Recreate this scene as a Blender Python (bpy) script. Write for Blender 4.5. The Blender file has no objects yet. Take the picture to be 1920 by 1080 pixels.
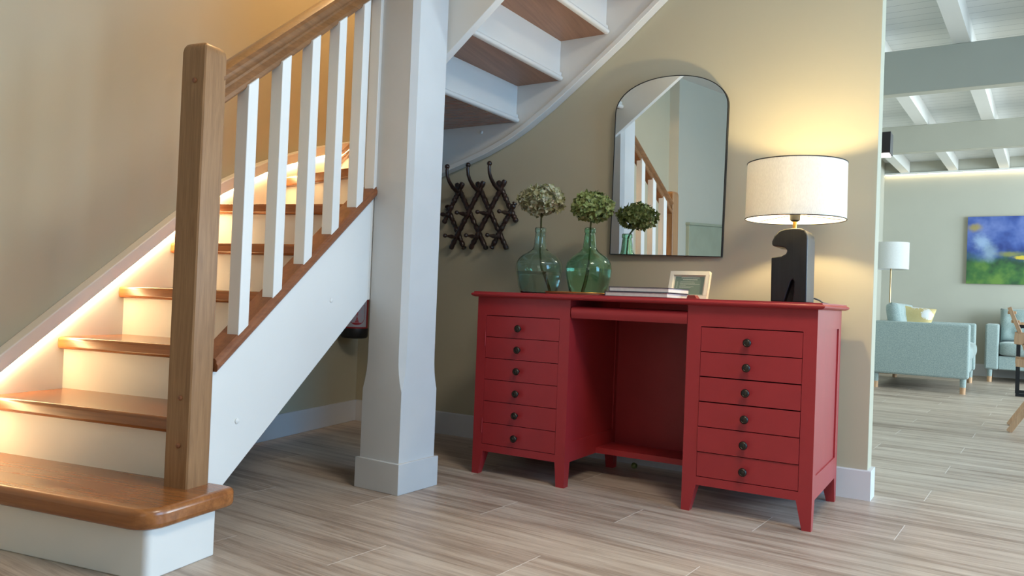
import bpy, bmesh, math, random
from mathutils import Vector, Matrix
random.seed(7)
PI = math.pi
C = bpy.context.scene.collection
scene = bpy.context.scene

# ------------------------------------------------------------------ camera
def make_camera():
    yaw, pitch, roll = 0.5660, 0.0135, 0.0393
    f = Vector((-math.sin(yaw)*math.cos(pitch), math.cos(yaw)*math.cos(pitch), math.sin(pitch)))
    r = Vector((math.cos(yaw), math.sin(yaw), 0))
    u = r.cross(f)
    r2 = math.cos(roll)*r + math.sin(roll)*u
    u2 = -math.sin(roll)*r + math.cos(roll)*u
    cam = bpy.data.cameras.new('camera')
    cam.sensor_width = 36; cam.lens = 1469.0*36/1920
    cam.clip_start = 0.05; cam.clip_end = 100
    o = bpy.data.objects.new('camera', cam); C.objects.link(o)
    m = Matrix((( r2.x, u2.x, -f.x, 0.4693), (r2.y, u2.y, -f.y, -3.4866), (r2.z, u2.z, -f.z, 0.7617), (0,0,0,1)))
    o.matrix_world = m
    scene.camera = o
make_camera()

# ------------------------------------------------------------------ view + world
vs = scene.view_settings
vs.view_transform = 'Standard'; vs.look = 'None'; vs.exposure = 0.0; vs.gamma = 1.0; vs.use_curve_mapping = False
w = bpy.data.worlds.new('world'); scene.world = w; w.use_nodes = True
w.node_tree.nodes['Background'].inputs[0].default_value = (0.55, 0.75, 1.0, 1)
w.node_tree.nodes['Background'].inputs[1].default_value = 0.6

# ------------------------------------------------------------------ large lights
def area(name, loc, target, sx, sy, power, color, spread=PI):
    l = bpy.data.lights.new(name, 'AREA'); l.shape = 'RECTANGLE'; l.size = sx; l.size_y = sy
    l.energy = power; l.color = color; l.spread = spread
    o = bpy.data.objects.new(name, l); C.objects.link(o)
    o.location = loc
    d = (Vector(target) - Vector(loc)).normalized()
    o.rotation_euler = d.to_track_quat('-Z', 'Y').to_euler()
    return o
DAY = (0.27, 0.60, 1.0)
area('daylight_hall_window', (3.45, -1.25, 1.38), (-1, -1.25, 1.1), 2.2, 2.0, 122, DAY)
area('daylight_living_window', (5.35, 5.0, 1.5), (0, 5.0, 1.3), 5.0, 2.0, 640, (0.72, 0.89, 1.0))
area('front_fill', (1.6, -6.05, 1.5), (0.6, 0, 1.2), 1.8, 2.0, 13, (1.0, 0.93, 0.84))  # added warm fill from the hall front; no window is there
area('hall_ceiling_fill', (0.6, -2.0, 2.62), (0.6, -2.0, 0), 0.7, 0.7, 42, (1.0, 0.88, 0.72))  # added warm fill below the hall ceiling, without any fitting

def point(name, loc, power, color, radius=0.04):
    l = bpy.data.lights.new(name, 'POINT'); l.energy = power; l.color = color; l.shadow_soft_size = radius
    o = bpy.data.objects.new(name, l); C.objects.link(o); o.location = loc
    return o
point('stairwell_lamp', (-2.15, -0.65, 3.5), 75, (1.0, 0.64, 0.32), 0.12)

# ------------------------------------------------------------------ materials
def srgb(r, g, b):
    def f(c):
        c /= 255.0
        return c/12.92 if c <= 0.04045 else ((c+0.055)/1.055)**2.4
    return (f(r), f(g), f(b), 1)

class NT:
    def __init__(s, name):
        s.m = bpy.data.materials.new(name); s.m.use_nodes = True
        s.t = s.m.node_tree; s.b = s.t.nodes['Principled BSDF']
        s.out = s.t.nodes['Material Output']
    def n(s, typ, **k):
        x = s.t.nodes.new(typ)
        for a, v in k.items(): setattr(x, a, v)
        return x
    def l(s, a, b): s.t.links.new(a, b)
    def coord(s, which='Object', scale=(1,1,1), rot=(0,0,0), loc=(0,0,0)):
        tc = s.n('ShaderNodeTexCoord'); mp = s.n('ShaderNodeMapping')
        mp.inputs['Scale'].default_value = scale; mp.inputs['Rotation'].default_value = rot
        mp.inputs['Location'].default_value = loc
        s.l(tc.outputs[which], mp.inputs['Vector']); return mp.outputs[0]
    def noise(s, vec, scale, detail=4, rough=0.55, dist=0.0):
        x = s.n('ShaderNodeTexNoise'); x.inputs['Scale'].default_value = scale
        x.inputs['Detail'].default_value = detail; x.inputs['Roughness'].default_value = rough
        x.inputs['Distortion'].default_value = dist
        s.l(vec, x.inputs['Vector']); return x.outputs['Fac']
    def ramp(s, fac, stops):
        x = s.n('ShaderNodeValToRGB'); e = x.color_ramp.elements
        while len(e) < len(stops): e.new(0.5)
        for i, (p, c) in enumerate(stops): e[i].position = p; e[i].color = c
        s.l(fac, x.inputs[0]); return x.outputs[0]
    def math(s, op, a, b=None, c=None):
        x = s.n('ShaderNodeMath', operation=op)
        for i, v in enumerate((a, b, c)):
            if v is None: continue
            if isinstance(v, (int, float)): x.inputs[i].default_value = v
            else: s.l(v, x.inputs[i])
        return x.outputs[0]
    def mix(s, fac, a, b, mode='MIX'):
        x = s.n('ShaderNodeMix', data_type='RGBA', blend_type=mode)
        for i, v in ((0, fac), (6, a), (7, b)):
            if isinstance(v, (int, float)): x.inputs[i].default_value = v
            elif isinstance(v, tuple): x.inputs[i].default_value = v
            else: s.l(v, x.inputs[i])
        return x.outputs[2]
    def bump(s, h, strength=0.2, dist=0.002):
        x = s.n('ShaderNodeBump'); x.inputs['Strength'].default_value = strength; x.inputs['Distance'].default_value = dist
        s.l(h, x.inputs['Height']); s.l(x.outputs[0], s.b.inputs['Normal'])
    def set(s, **k):
        names = {'rough': 'Roughness', 'metal': 'Metallic', 'spec': 'Specular IOR Level', 'trans': 'Transmission Weight', 'ior': 'IOR',
                 'coat': 'Coat Weight', 'sheen': 'Sheen Weight', 'color': 'Base Color', 'estr': 'Emission Strength', 'ecol': 'Emission Color', 'coatr': 'Coat Roughness'}
        for a, v in k.items(): s.b.inputs[names[a]].default_value = v
        return s

def paint(name, col, rough=0.6, var=0.05, bump=0.05, scale=6, spec=0.4):
    t = NT(name); v = t.coord()
    n = t.noise(v, scale, 3)
    d = tuple(c*(1-var) for c in col[:3])+(1,); e = tuple(min(1, c*(1+var)) for c in col[:3])+(1,)
    t.l(t.ramp(n, [(0.3, d), (0.7, e)]), t.b.inputs['Base Color'])
    t.bump(t.noise(v, 220, 2), bump, 0.001)
    t.set(rough=rough, spec=spec); return t.m

def wood(name, light, dark, axis='x', rough=0.35, scale=1.0, rot=(0,0,0), coat=0.15, bump=0.15, contrast=1.0):
    t = NT(name)
    st = {'x': (1.2, 18, 18), 'y': (18, 1.2, 18), 'z': (18, 18, 1.2)}[axis]
    v = t.coord(scale=tuple(a*scale for a in st), rot=rot)
    n1 = t.noise(v, 1.0, 6, 0.6, 1.2)
    st2 = {'x': (3, 120, 120), 'y': (120, 3, 120), 'z': (120, 120, 3)}[axis]
    v2 = t.coord(scale=tuple(a*scale for a in st2), rot=rot)
    n2 = t.noise(v2, 1.0, 3, 0.6)
    f = t.math('ADD', t.math('MULTIPLY', n1, 0.65), t.math('MULTIPLY', n2, 0.35))
    mid = tuple((a+b)/2 for a, b in zip(light, dark))
    t.l(t.ramp(f, [(0.5-0.14/contrast, dark), (0.5, mid), (0.5+0.12/contrast, light)]), t.b.inputs['Base Color'])
    t.bump(n2, bump, 0.001)
    t.set(rough=rough, coat=coat, coatr=0.25); return t.m

def plain(name, col, **k):
    t = NT(name); v = t.coord()
    n = t.noise(v, 30, 2)
    t.l(t.ramp(n, [(0.3, tuple(c*0.95 for c in col[:3])+(1,)), (0.7, col)]), t.b.inputs['Base Color'])
    t.set(**k); return t.m

def emit(name, col, strength):
    t = NT(name); t.set(color=(0.8,0.8,0.8,1), ecol=col, estr=strength); return t.m

M = {}
M['wall'] = paint('beige_wall_paint', srgb(189, 181, 156), 0.75, 0.02, 0.08, 2)
M['wall_cool'] = paint('cool_lit_wall_paint', srgb(184, 182, 168), 0.75, 0.02, 0.08, 2)  # same wall paint, with the bluish daylight cast mixed into its colour
M['white'] = paint('white_stair_paint', srgb(226, 224, 218), 0.38, 0.015, 0.06, 4)
M['pillar'] = paint('white_pillar_paint', srgb(204, 204, 202), 0.5, 0.025, 0.10, 5)
M['ceiling'] = paint('white_ceiling_paint', srgb(222, 222, 218), 0.7, 0.02, 0.05, 3)
M['skirting'] = paint('white_skirting_paint', srgb(214, 214, 216), 0.45, 0.01, 0.02)
M['tread'] = wood('amber_oak_tread', srgb(172, 108, 56), srgb(120, 68, 32), 'x', 0.26, 0.8, coat=0.3, contrast=0.7)
M['tread_under'] = wood('brown_tread_underside', srgb(170, 124, 92), srgb(132, 92, 66), 'y', 0.45, 0.8, contrast=0.8)
M['newel'] = wood('oak_newel', srgb(164, 122, 80), srgb(118, 80, 46), 'z', 0.42, 3.0, coat=0.1, contrast=0.6)
M['rail'] = wood('oak_handrail', srgb(150, 102, 60), srgb(98, 62, 32), 'y', 0.33, 1.3, rot=(-0.647, 0, 0), coat=0.25, contrast=0.6)
M['cap'] = wood('brown_stringer_cap', srgb(150, 92, 56), srgb(108, 60, 34), 'y', 0.35, 1.4, rot=(-0.647, 0, 0), coat=0.2, contrast=0.6)
M['red'] = paint('red_chalk_paint', srgb(158, 42, 46), 0.42, 0.05, 0.12, 9, spec=0.5)
M['knob'] = plain('dark_bronze', srgb(62, 56, 50), metal=0.8, rough=0.38)
M['black_wood'] = wood('black_stained_wood', srgb(26, 26, 28), srgb(13, 13, 14), 'z', 0.45, 2.0, coat=0.0, bump=0.4)
M['brass'] = plain('brushed_brass', srgb(222, 170, 78), metal=1.0, rough=0.3)
M['black'] = plain('black_plastic', srgb(26, 26, 27), rough=0.45)
M['rack'] = wood('dark_walnut', srgb(60, 36, 28), srgb(26, 16, 13), 'z', 0.35, 3.0, coat=0.3)
M['book_cover'] = plain('slate_book_cover', srgb(58, 60, 74), rough=0.5)
M['paper'] = paint('paper_edges', srgb(214, 210, 204), 0.8, 0.05, 0.3, 90)
M['frame_white'] = plain('white_picture_frame', srgb(232, 228, 214), rough=0.4)
M['slate_green'] = plain('slate_green_card', srgb(112, 134, 124), rough=0.6)
M['ink_white'] = plain('white_print', srgb(210, 218, 210), rough=0.6)
M['metal_black'] = plain('black_steel', srgb(22, 24, 28), metal=0.3, rough=0.45)
M['pale_wood'] = wood('pale_ash', srgb(214, 176, 136), srgb(176, 134, 98), 'z', 0.45, 1.5, coat=0.05)
M['chrome'] = plain('satin_bronze_pole', srgb(176, 150, 112), metal=0.9, rough=0.3)
M['glass_pane'] = NT('window_glass').set(color=(1,1,1,1), trans=1.0, rough=0.0, ior=1.05).m

def fabric(name, c1, c2, scale=260, rough=0.95, sheen=0.3):
    t = NT(name); v = t.coord()
    n = t.noise(v, scale, 2, 0.7)
    t.l(t.ramp(n, [(0.35, c1), (0.65, c2)]), t.b.inputs['Base Color'])
    t.bump(n, 0.4, 0.002); t.set(rough=rough, sheen=sheen); return t.m
M['sofa'] = fabric('teal_blue_upholstery', srgb(132, 150, 148), srgb(162, 176, 172), 120)

# hydrangea petals
def petals(name, a, b, c):
    t = NT(name); v = t.coord(); n = t.noise(v, 38, 3)
    t.l(t.ramp(n, [(0.35, a), (0.5, b), (0.66, c)]), t.b.inputs['Base Color']); t.set(rough=0.75); return t.m
M['petal_cream'] = petals('dried_cream_green_petals', srgb(112, 112, 62), srgb(168, 166, 126), srgb(206, 200, 172))
M['petal_green'] = petals('dried_green_petals', srgb(88, 98, 44), srgb(124, 138, 74), srgb(168, 176, 120))
M['stem'] = wood('green_brown_stem', srgb(104, 118, 62), srgb(70, 62, 36), 'z', 0.6, 4)

def glass(name, col, ior=1.45, dens=None):
    t = NT(name); t.set(color=col, trans=1.0, rough=0.0, ior=ior)
    return t.m
M['glass_aqua'] = glass('aqua_green_glass', (0.80, 0.955, 0.90, 1))
M['glass_green'] = glass('bottle_green_glass', (0.64, 0.925, 0.74, 1))
M['water_aqua'] = glass('cloudy_water', (0.90, 0.95, 0.92, 1), 1.33)

# lamp shade: translucent linen
def shade_mat(name, col, tr=0.5, scale=380):
    t = NT(name); t.t.nodes.remove(t.b)
    v = t.coord(scale=(1, 1, 0.25)); n = t.noise(v, scale, 2)
    cc = t.ramp(n, [(0.35, tuple(c*0.9 for c in col[:3])+(1,)), (0.65, col)])
    d = t.n('ShaderNodeBsdfDiffuse'); tl = t.n('ShaderNodeBsdfTranslucent'); mx = t.n('ShaderNodeMixShader')
    t.l(cc, d.inputs[0]); t.l(cc, tl.inputs[0]); mx.inputs[0].default_value = tr
    t.l(d.outputs[0], mx.inputs[1]); t.l(tl.outputs[0], mx.inputs[2]); t.l(mx.outputs[0], t.out.inputs[0])
    return t.m
M['shade'] = shade_mat('linen_lampshade', srgb(246, 243, 236), 0.30)
M['shade_far'] = shade_mat('white_lampshade', srgb(240, 240, 238), 0.3)
M['led'] = emit('warm_led_strip', (1.0, 0.68, 0.33, 1), 55)
M['led_far'] = emit('warm_cove_led', (1.0, 0.80, 0.48, 1), 9)
M['bulb'] = emit('lit_bulb', (1.0, 0.78, 0.45, 1), 12)
M['spot_lens'] = emit('spot_lens', (1.0, 0.92, 0.82, 1), 4)

# mirror
t = NT('mirror_glass'); t.set(color=(0.90, 0.92, 0.90, 1), metal=1.0, rough=0.0); M['mirror'] = t.m

# floor: wood-look porcelain planks, staggered by a third
def floor_mat():
    t = NT('wood_look_floor_tiles')
    tc = t.n('ShaderNodeTexCoord'); mp = t.n('ShaderNodeMapping'); mp.vector_type = 'POINT'
    mp.inputs['Rotation'].default_value = (0, 0, math.radians(2.3))
    sh = t.n('ShaderNodeVectorMath', operation='ADD'); sh.inputs[1].default_value = (1.08, 1.197, 0)
    t.l(tc.outputs['Object'], sh.inputs[0]); t.l(sh.outputs[0], mp.inputs['Vector'])
    sp = t.n('ShaderNodeSeparateXYZ'); t.l(mp.outputs[0], sp.inputs[0])
    X, Y = sp.outputs[0], sp.outputs[1]
    W, Lh = 0.2335, 1.21
    r = t.math('DIVIDE', Y, W); row = t.math('FLOOR', r); fr = t.math('FRACT', r)
    xs = t.math('DIVIDE', t.math('SUBTRACT', X, t.math('MULTIPLY', row, 0.405)), Lh)
    col = t.math('FLOOR', xs); fx = t.math('FRACT', xs)
    # joints
    dy = t.math('MULTIPLY', t.math('MINIMUM', fr, t.math('SUBTRACT', 1.0, fr)), W)
    dx = t.math('MULTIPLY', t.math('MINIMUM', fx, t.math('SUBTRACT', 1.0, fx)), Lh)
    jx = t.math('LESS_THAN', dx, 0.0014); jy = t.math('LESS_THAN', dy, 0.0009)
    # per plank random
    cv = t.n('ShaderNodeCombineXYZ'); t.l(row, cv.inputs[0]); t.l(col, cv.inputs[1])
    wn = t.n('ShaderNodeTexWhiteNoise'); wn.noise_dimensions = '3D'; t.l(cv.outputs[0], wn.inputs['Vector'])
    # grain coordinates shifted per plank
    off = t.n('ShaderNodeVectorMath', operation='SCALE'); t.l(wn.outputs['Color'], off.inputs[0]); off.inputs['Scale'].default_value = 40
    pos = t.n('ShaderNodeCombineXYZ'); t.l(X, pos.inputs[0]); t.l(Y, pos.inputs[1])
    ad = t.n('ShaderNodeVectorMath', operation='ADD'); t.l(pos.outputs[0], ad.inputs[0]); t.l(off.outputs[0], ad.inputs[1])
    def sc(v):
        m = t.n('ShaderNodeVectorMath', operation='MULTIPLY'); m.inputs[1].default_value = v; t.l(ad.outputs[0], m.inputs[0]); return m.outputs[0]
    g1 = t.noise(sc((0.8, 17, 1)), 1.0, 5, 0.62, 0.8)
    g2 = t.noise(sc((3.5, 95, 1)), 1.0, 9, 0.78, 0.25)
    g3 = t.noise(sc((2.2, 5, 1)), 1.0, 2, 0.5, 0.5)
    f = t.math('ADD', t.math('ADD', t.math('MULTIPLY', g1, 0.42), t.math('MULTIPLY', g2, 0.38)), t.math('MULTIPLY', g3, 0.2))
    f = t.math('ADD', f, t.math('MULTIPLY', t.math('SUBTRACT', wn.outputs['Value'], 0.5), 0.05))
    c = t.ramp(f, [(0.34, srgb(122, 102, 88)), (0.44, srgb(158, 139, 123)), (0.51, srgb(184, 167, 151)), (0.63, srgb(208, 194, 178))])
    c = t.mix(t.math('MULTIPLY', jy, 0.35), c, srgb(190, 178, 164))
    c = t.mix(t.math('MULTIPLY', jx, 0.8), c, srgb(226, 222, 214))
    t.l(c, t.b.inputs['Base Color'])
    t.l(t.math('ADD', 0.30, t.math('MULTIPLY', g2, 0.22)), t.b.inputs['Roughness'])
    t.bump(g2, 0.12, 0.001); t.set(spec=0.45)
    return t.m
M['floor'] = floor_mat()

def boards_mat():
    t = NT('white_ceiling_boards'); v = t.coord(); sp = t.n('ShaderNodeSeparateXYZ'); t.l(v, sp.inputs[0])
    f = t.math('FRACT', t.math('DIVIDE', sp.outputs[1], 0.12)); j = t.math('LESS_THAN', f, 0.035)
    t.l(t.mix(j, srgb(226, 228, 226), srgb(160, 166, 168)), t.b.inputs['Base Color']); t.set(rough=0.5); return t.m
M['boards'] = boards_mat()

# ------------------------------------------------------------------ mesh helpers
class MB:
    def __init__(s): s.v = []; s.f = []; s.mi = []
    def add(s, vs_, fs, mi=0):
        o = len(s.v); s.v += [tuple(v) for v in vs_]; s.f += [tuple(i+o for i in f) for f in fs]; s.mi += [mi]*len(fs); return s
    def box(s, x0, x1, y0, y1, z0, z1, mat=None, mi=0):
        vs_ = [Vector((x, y, z)) for x in (x0, x1) for y in (y0, y1) for z in (z0, z1)]
        if mat is not None: vs_ = [mat @ v for v in vs_]
        return s.add(vs_, [(0,1,3,2), (4,6,7,5), (0,4,5,1), (2,3,7,6), (0,2,6,4), (1,5,7,3)], mi)
    def prism(s, pts, axis, lo, hi, mi=0, mat=None):
        n = len(pts)
        def P(p, h): return {'x': (h, p[0], p[1]), 'y': (p[0], h, p[1]), 'z': (p[0], p[1], h)}[axis]
        vs_ = [Vector(P(p, lo)) for p in pts] + [Vector(P(p, hi)) for p in pts]
        if mat is not None: vs_ = [mat @ v for v in vs_]
        fs = [tuple(range(n))[::-1], tuple(range(n, 2*n))] + [(i, (i+1) % n, n+(i+1) % n, n+i) for i in range(n)]
        return s.add(vs_, fs, mi)
    def strip(s, low, up, axis, lo, hi, mi=0):
        """solid between two matching poly-lines, extruded along axis"""
        n = len(low)
        def P(p, h): return {'x': (h, p[0], p[1]), 'y': (p[0], h, p[1])}[axis]
        vs_ = [P(p, lo) for p in low]+[P(p, lo) for p in up]+[P(p, hi) for p in low]+[P(p, hi) for p in up]
        fs = []
        for i in range(n-1):
            fs += [(i, i+1, n+i+1, n+i), (2*n+i, 3*n+i, 3*n+i+1, 2*n+i+1), (i, 2*n+i, 2*n+i+1, i+1), (n+i, n+i+1, 3*n+i+1, 3*n+i)]
        fs += [(0, n, 3*n, 2*n), (n-1, 3*n-1, 4*n-1, 2*n-1)]
        return s.add(vs_, fs, mi)
    def lathe(s, prof, seg=32, mat=None, cap=True, mi=0):
        vs_ = []; fs = []
        for r, z in prof:
            for k in range(seg):
                a = 2*PI*k/seg; vs_.append(Vector((r*math.cos(a), r*math.sin(a), z)))
        m = len(prof)
        for i in range(m-1):
            for k in range(seg):
                fs.append((i*seg+k, i*seg+(k+1) % seg, (i+1)*seg+(k+1) % seg, (i+1)*seg+k))
        if cap:
            fs.append(tuple(range(seg))[::-1]); fs.append(tuple((m-1)*seg+k for k in range(seg)))
        if mat is not None: vs_ = [mat @ v for v in vs_]
        return s.add(vs_, fs, mi)
    def tube(s, path, r, seg=10, mi=0):
        path = [Vector(p) for p in path]; n = len(path)
        rr = r if isinstance(r, (list, tuple)) else [r]*n
        vs_ = []; fs = []; ref = None
        for i, p in enumerate(path):
            t_ = (path[min(i+1, n-1)]-path[max(i-1, 0)]).normalized()
            if ref is None: ref = t_.orthogonal().normalized()
            ref = (ref - t_*ref.dot(t_)).normalized(); b = t_.cross(ref)
            for k in range(seg):
                a = 2*PI*k/seg; vs_.append(p + (ref*math.cos(a)+b*math.sin(a))*rr[i])
        for i in range(n-1):
            for k in range(seg): fs.append((i*seg+k, i*seg+(k+1) % seg, (i+1)*seg+(k+1) % seg, (i+1)*seg+k))
        fs.append(tuple(range(seg))[::-1]); fs.append(tuple((n-1)*seg+k for k in range(seg)))
        return s.add(vs_, fs, mi)
    def sphere(s, c, r, seg=16, rings=10, sc=(1,1,1)):
        vs_ = []; fs = []
        for i in range(rings+1):
            ph = PI*i/rings
            for k in range(seg):
                a = 2*PI*k/seg
                vs_.append((c[0]+r*sc[0]*math.sin(ph)*math.cos(a), c[1]+r*sc[1]*math.sin(ph)*math.sin(a), c[2]-r*sc[2]*math.cos(ph)))
        for i in range(rings):
            for k in range(seg): fs.append((i*seg+k, i*seg+(k+1) % seg, (i+1)*seg+(k+1) % seg, (i+1)*seg+k))
        return s.add(vs_, fs)
    def build(s, name, mats, parent=None, bevel=0, seg=2, smooth=True, subsurf=0, angle=35):
        me = bpy.data.meshes.new(name); me.from_pydata(s.v, [], s.f)
        if not isinstance(mats, (list, tuple)): mats = [mats]
        for m in mats: me.materials.append(m)
        bm = bmesh.new(); bm.from_mesh(me)
        for f, i in zip(bm.faces, s.mi): f.material_index = i
        bmesh.ops.remove_doubles(bm, verts=bm.verts, dist=1e-6)
        bmesh.ops.recalc_face_normals(bm, faces=bm.faces)
        bm.to_mesh(me); bm.free()
        if smooth:
            me.shade_smooth()
            me.set_sharp_from_angle(angle=math.radians(angle))
        o = bpy.data.objects.new(name, me); C.objects.link(o)
        if parent is not None: o.parent = parent
        if bevel:
            b = o.modifiers.new('bevel', 'BEVEL'); b.width = bevel; b.segments = seg; b.limit_method = 'ANGLE'; b.angle_limit = math.radians(40)
            b.harden_normals = False
        if subsurf:
            q = o.modifiers.new('subsurf', 'SUBSURF'); q.levels = subsurf; q.render_levels = subsurf
        return o

def thing(name, label, cat, loc=(0,0,0), rotz=0, group=None):
    o = bpy.data.objects.new(name, None); C.objects.link(o); o.empty_display_size = 0.1
    o.location = loc; o.rotation_euler = (0, 0, rotz); o['label'] = label; o['category'] = cat
    if group: o['group'] = group
    return o
def tag(o, label, cat, group=None):
    o['label'] = label; o['category'] = cat
    if group: o['group'] = group
    return o
def struct(o):
    o['kind'] = 'structure'; return o
def dup(root, loc, rotz=None, label=None, group=None):
    r = root.copy(); C.objects.link(r); r.location = loc
    if rotz is not None: r.rotation_euler = (0, 0, rotz)
    if label: r['label'] = label
    if group: r['group'] = group
    for ch in list(root.children):
        c = ch.copy(); C.objects.link(c); c.parent = r
        for g in list(ch.children):
            d = g.copy(); C.objects.link(d); d.parent = c
    return r
def copy_part(o, parent, loc):
    c = o.copy(); C.objects.link(c); c.parent = parent; c.location = loc
    for g in list(o.children):
        d = g.copy(); C.objects.link(d); d.parent = c
    return c

# ------------------------------------------------------------------ frames
S = 0.188                                    # the stair flight and left wall stand turned against the back wall
O = Vector((-2.826, 0, 0))
EA = Vector((math.cos(S), math.sin(S), 0)); EB = Vector((-math.sin(S), math.cos(S), 0))
def s2w(a, b, z=0): return O + EA*a + EB*b + Vector((0, 0, z))
def w2s(x, y):
    d = Vector((x, y, 0)) - O; return (d.dot(EA), d.dot(EB))

HL = 2.83    # living room boards
HC = 2.68    # hall ceiling
UC = 4.2     # stairwell ceiling

# ------------------------------------------------------------------ structure
# floor slab covers hall and living room
struct(MB().box(-3.4, 5.6, -6.3, 8.6, -0.1, 0.0).build('floor', M['floor'], smooth=False))
# back wall of the hall (ends at x = 0)
struct(MB().box(-3.1, 0.0, 0.0, 0.10, 0, UC).build('wall_back', M['wall'], smooth=False, bevel=0.002))
# left wall in the turned frame, with a jog near the front
def sprism(pts_ab, z0, z1, name, mat, **k):
    return MB().prism([tuple(s2w(a, b).xy) for a, b in pts_ab], 'z', z0, z1).build(name, mat, smooth=False, **k)
struct(sprism([(0, 0.12), (0, -3.86), (-0.15, -3.86), (-0.15, 0.12)], 0, UC, 'wall_left', M['wall']))
struct(sprism([(0.10, -3.86), (0.10, -6.6), (-0.15, -6.6), (-0.15, -3.86)], 0, UC, 'wall_front_left', M['wall_cool']))
struct(MB().box(-2.6, 3.7, -6.3, -6.15, 0, HC).box(-2.6, -2.5, -6.3, -6.0, 0, HC).build('wall_front', M['wall_cool'], smooth=False))
# right wall of the hall with a large window opening
wr = MB().box(3.5, 3.65, -6.2, -2.45, 0, HC).box(3.5, 3.65, -0.05, 0.25, 0, HC).box(3.5, 3.65, -2.45, -0.05, 2.45, HC).box(3.5, 3.65, -2.45, -0.05, 0, 0.30)
struct(wr.build('wall_right', M['wall_cool'], smooth=False))
# living room shell
struct(MB().box(3.5, 5.6, 0.1, 0.25, 0, HL).build('wall_living_near', M['wall_cool'], smooth=False))
struct(MB().box(-1.18, -1.03, 0.10, 8.35, 0, HL).build('wall_living_left', M['wall_cool'], smooth=False))
struct(MB().box(-1.18, 5.6, 8.35, 8.5, 0, HL).build('wall_far', M['wall_cool'], smooth=False))
wl = MB().box(5.45, 5.6, 0.1, 2.4, 0, HL).box(5.45, 5.6, 7.6, 8.5, 0, HL).box(5.45, 5.6, 2.4, 7.6, 2.55, HL).box(5.45, 5.6, 2.4, 7.6, 0, 0.4)
struct(wl.build('wall_living_right', M['wall_cool'], smooth=False))
# windows (off to the right, the daylight comes through them)
def window(name, x, y0, y1, z0, z1, n):
    f = MB(); t_ = 0.05
    f.box(x, x+0.06, y0, y1, z0, z0+t_).box(x, x+0.06, y0, y1, z1-t_, z1)
    for i in range(n+1):
        yy = y0+(y1-y0-t_)*i/n; f.box(x, x+0.06, yy, yy+t_, z0+t_, z1-t_)
    o = struct(f.build(name, M['white'], smooth=False))
    MB().box(x+0.025, x+0.031, y0+t_, y1-t_, z0+t_, z1-t_).build('pane', M['glass_pane'], o, smooth=False)
window('window_1', 3.53, -2.45, -0.05, 0.30, 2.45, 3)
window('window_2', 5.48, 2.4, 7.6, 0.4, 2.55, 4)

# ceilings: hall (open above the stairs) and living room boards
ch = MB()
ch.box(-0.45, 3.65, -6.3, 0.10, HC, HC+0.1).box(-3.4, -0.45, -6.3, -2.75, HC, HC+0.1)
ch.box(-1.45, -0.45, -2.75, -1.0, HC, HC+0.1)
struct(ch.build('ceiling', M['ceiling'], smooth=False))
struct(MB().box(-3.4, -0.3, -2.9, 0.2, UC, UC+0.1).build('ceiling_stairwell', M['ceiling'], smooth=False))
uw = MB().box(-0.45, -0.35, -1.0, 0.0, HC+0.1, UC).box(-1.45, -0.35, -1.1, -1.0, HC+0.1, UC).box(-1.55, -1.45, -2.85, -1.0, HC+0.1, UC).box(-3.2, -1.45, -2.85, -2.75, HC+0.1, UC)
struct(uw.build('wall_stairwell', M['wall'], smooth=False))
struct(MB().box(-1.18, 5.6, 0.10, 8.5, 2.83, 2.93).build('ceiling_living', M['boards'], smooth=False))

# baseboards
HB = 0.121; TB = 0.0147
bb = MB().prism([(0, 0), (-TB, 0), (-TB, HB-0.004), (-TB+0.004, HB), (0, HB)], 'x', -2.83, TB).box(0.0, TB, 0.0, 0.10, 0, HB)
struct(bb.build('baseboard_back', M['skirting'], smooth=False))
struct(sprism([(0, 0), (TB, 0), (TB, -2.2), (0, -2.2)], 0, HB, 'baseboard_left', M['skirting'], bevel=0.002))
struct(MB().box(-1.03, 5.45, 8.335, 8.35, 0, 0.155).build('baseboard_far', M['skirting'], smooth=False))
struct(MB().box(-1.03, -1.015, 0.10, 8.335, 0, 0.14).build('baseboard_living_left', M['skirting'], smooth=False))

# ------------------------------------------------------------------ pillar
def pillar():
    th = -0.0089
    t_ = thing('pillar', 'thick white painted post with chamfered corners between stairs and red desk', 'pillar', (-1.4585, -1.1987, 0), th)
    w_, d_ = 0.2262, 0.239
    MB().box(-w_, 0, 0, d_, 0, 0.118).build('plinth', M['pillar'], t_, bevel=0.002)
    i = 0.013; x0, x1, y0, y1 = -w_+i, -i, i, d_-i
    def ring(c):
        return [(x0+c, y0), (x1-c, y0), (x1, y0+c), (x1, y1-c), (x1-c, y1), (x0+c, y1), (x0, y1-c), (x0, y0+c)]
    lv = [(0.118, 0.0004), (0.388, 0.0004), (0.398, 0.004), (0.425, 0.011), (0.455, 0.017), (0.49, 0.0205), (0.53, 0.0215), (HC-0.003, 0.0215)]
    vs_ = []; fs = []
    for z, c in lv: vs_ += [(x, y, z) for x, y in ring(c)]
    for k in range(len(lv)-1):
        for j in range(8): fs.append((k*8+j, k*8+(j+1) % 8, (k+1)*8+(j+1) % 8, (k+1)*8+j))
    fs += [tuple(range(8))[::-1], tuple((len(lv)-1)*8+j for j in range(8))]
    MB().add(vs_, fs).build('shaft', M['pillar'], t_, angle=20)
pillar()

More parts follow.
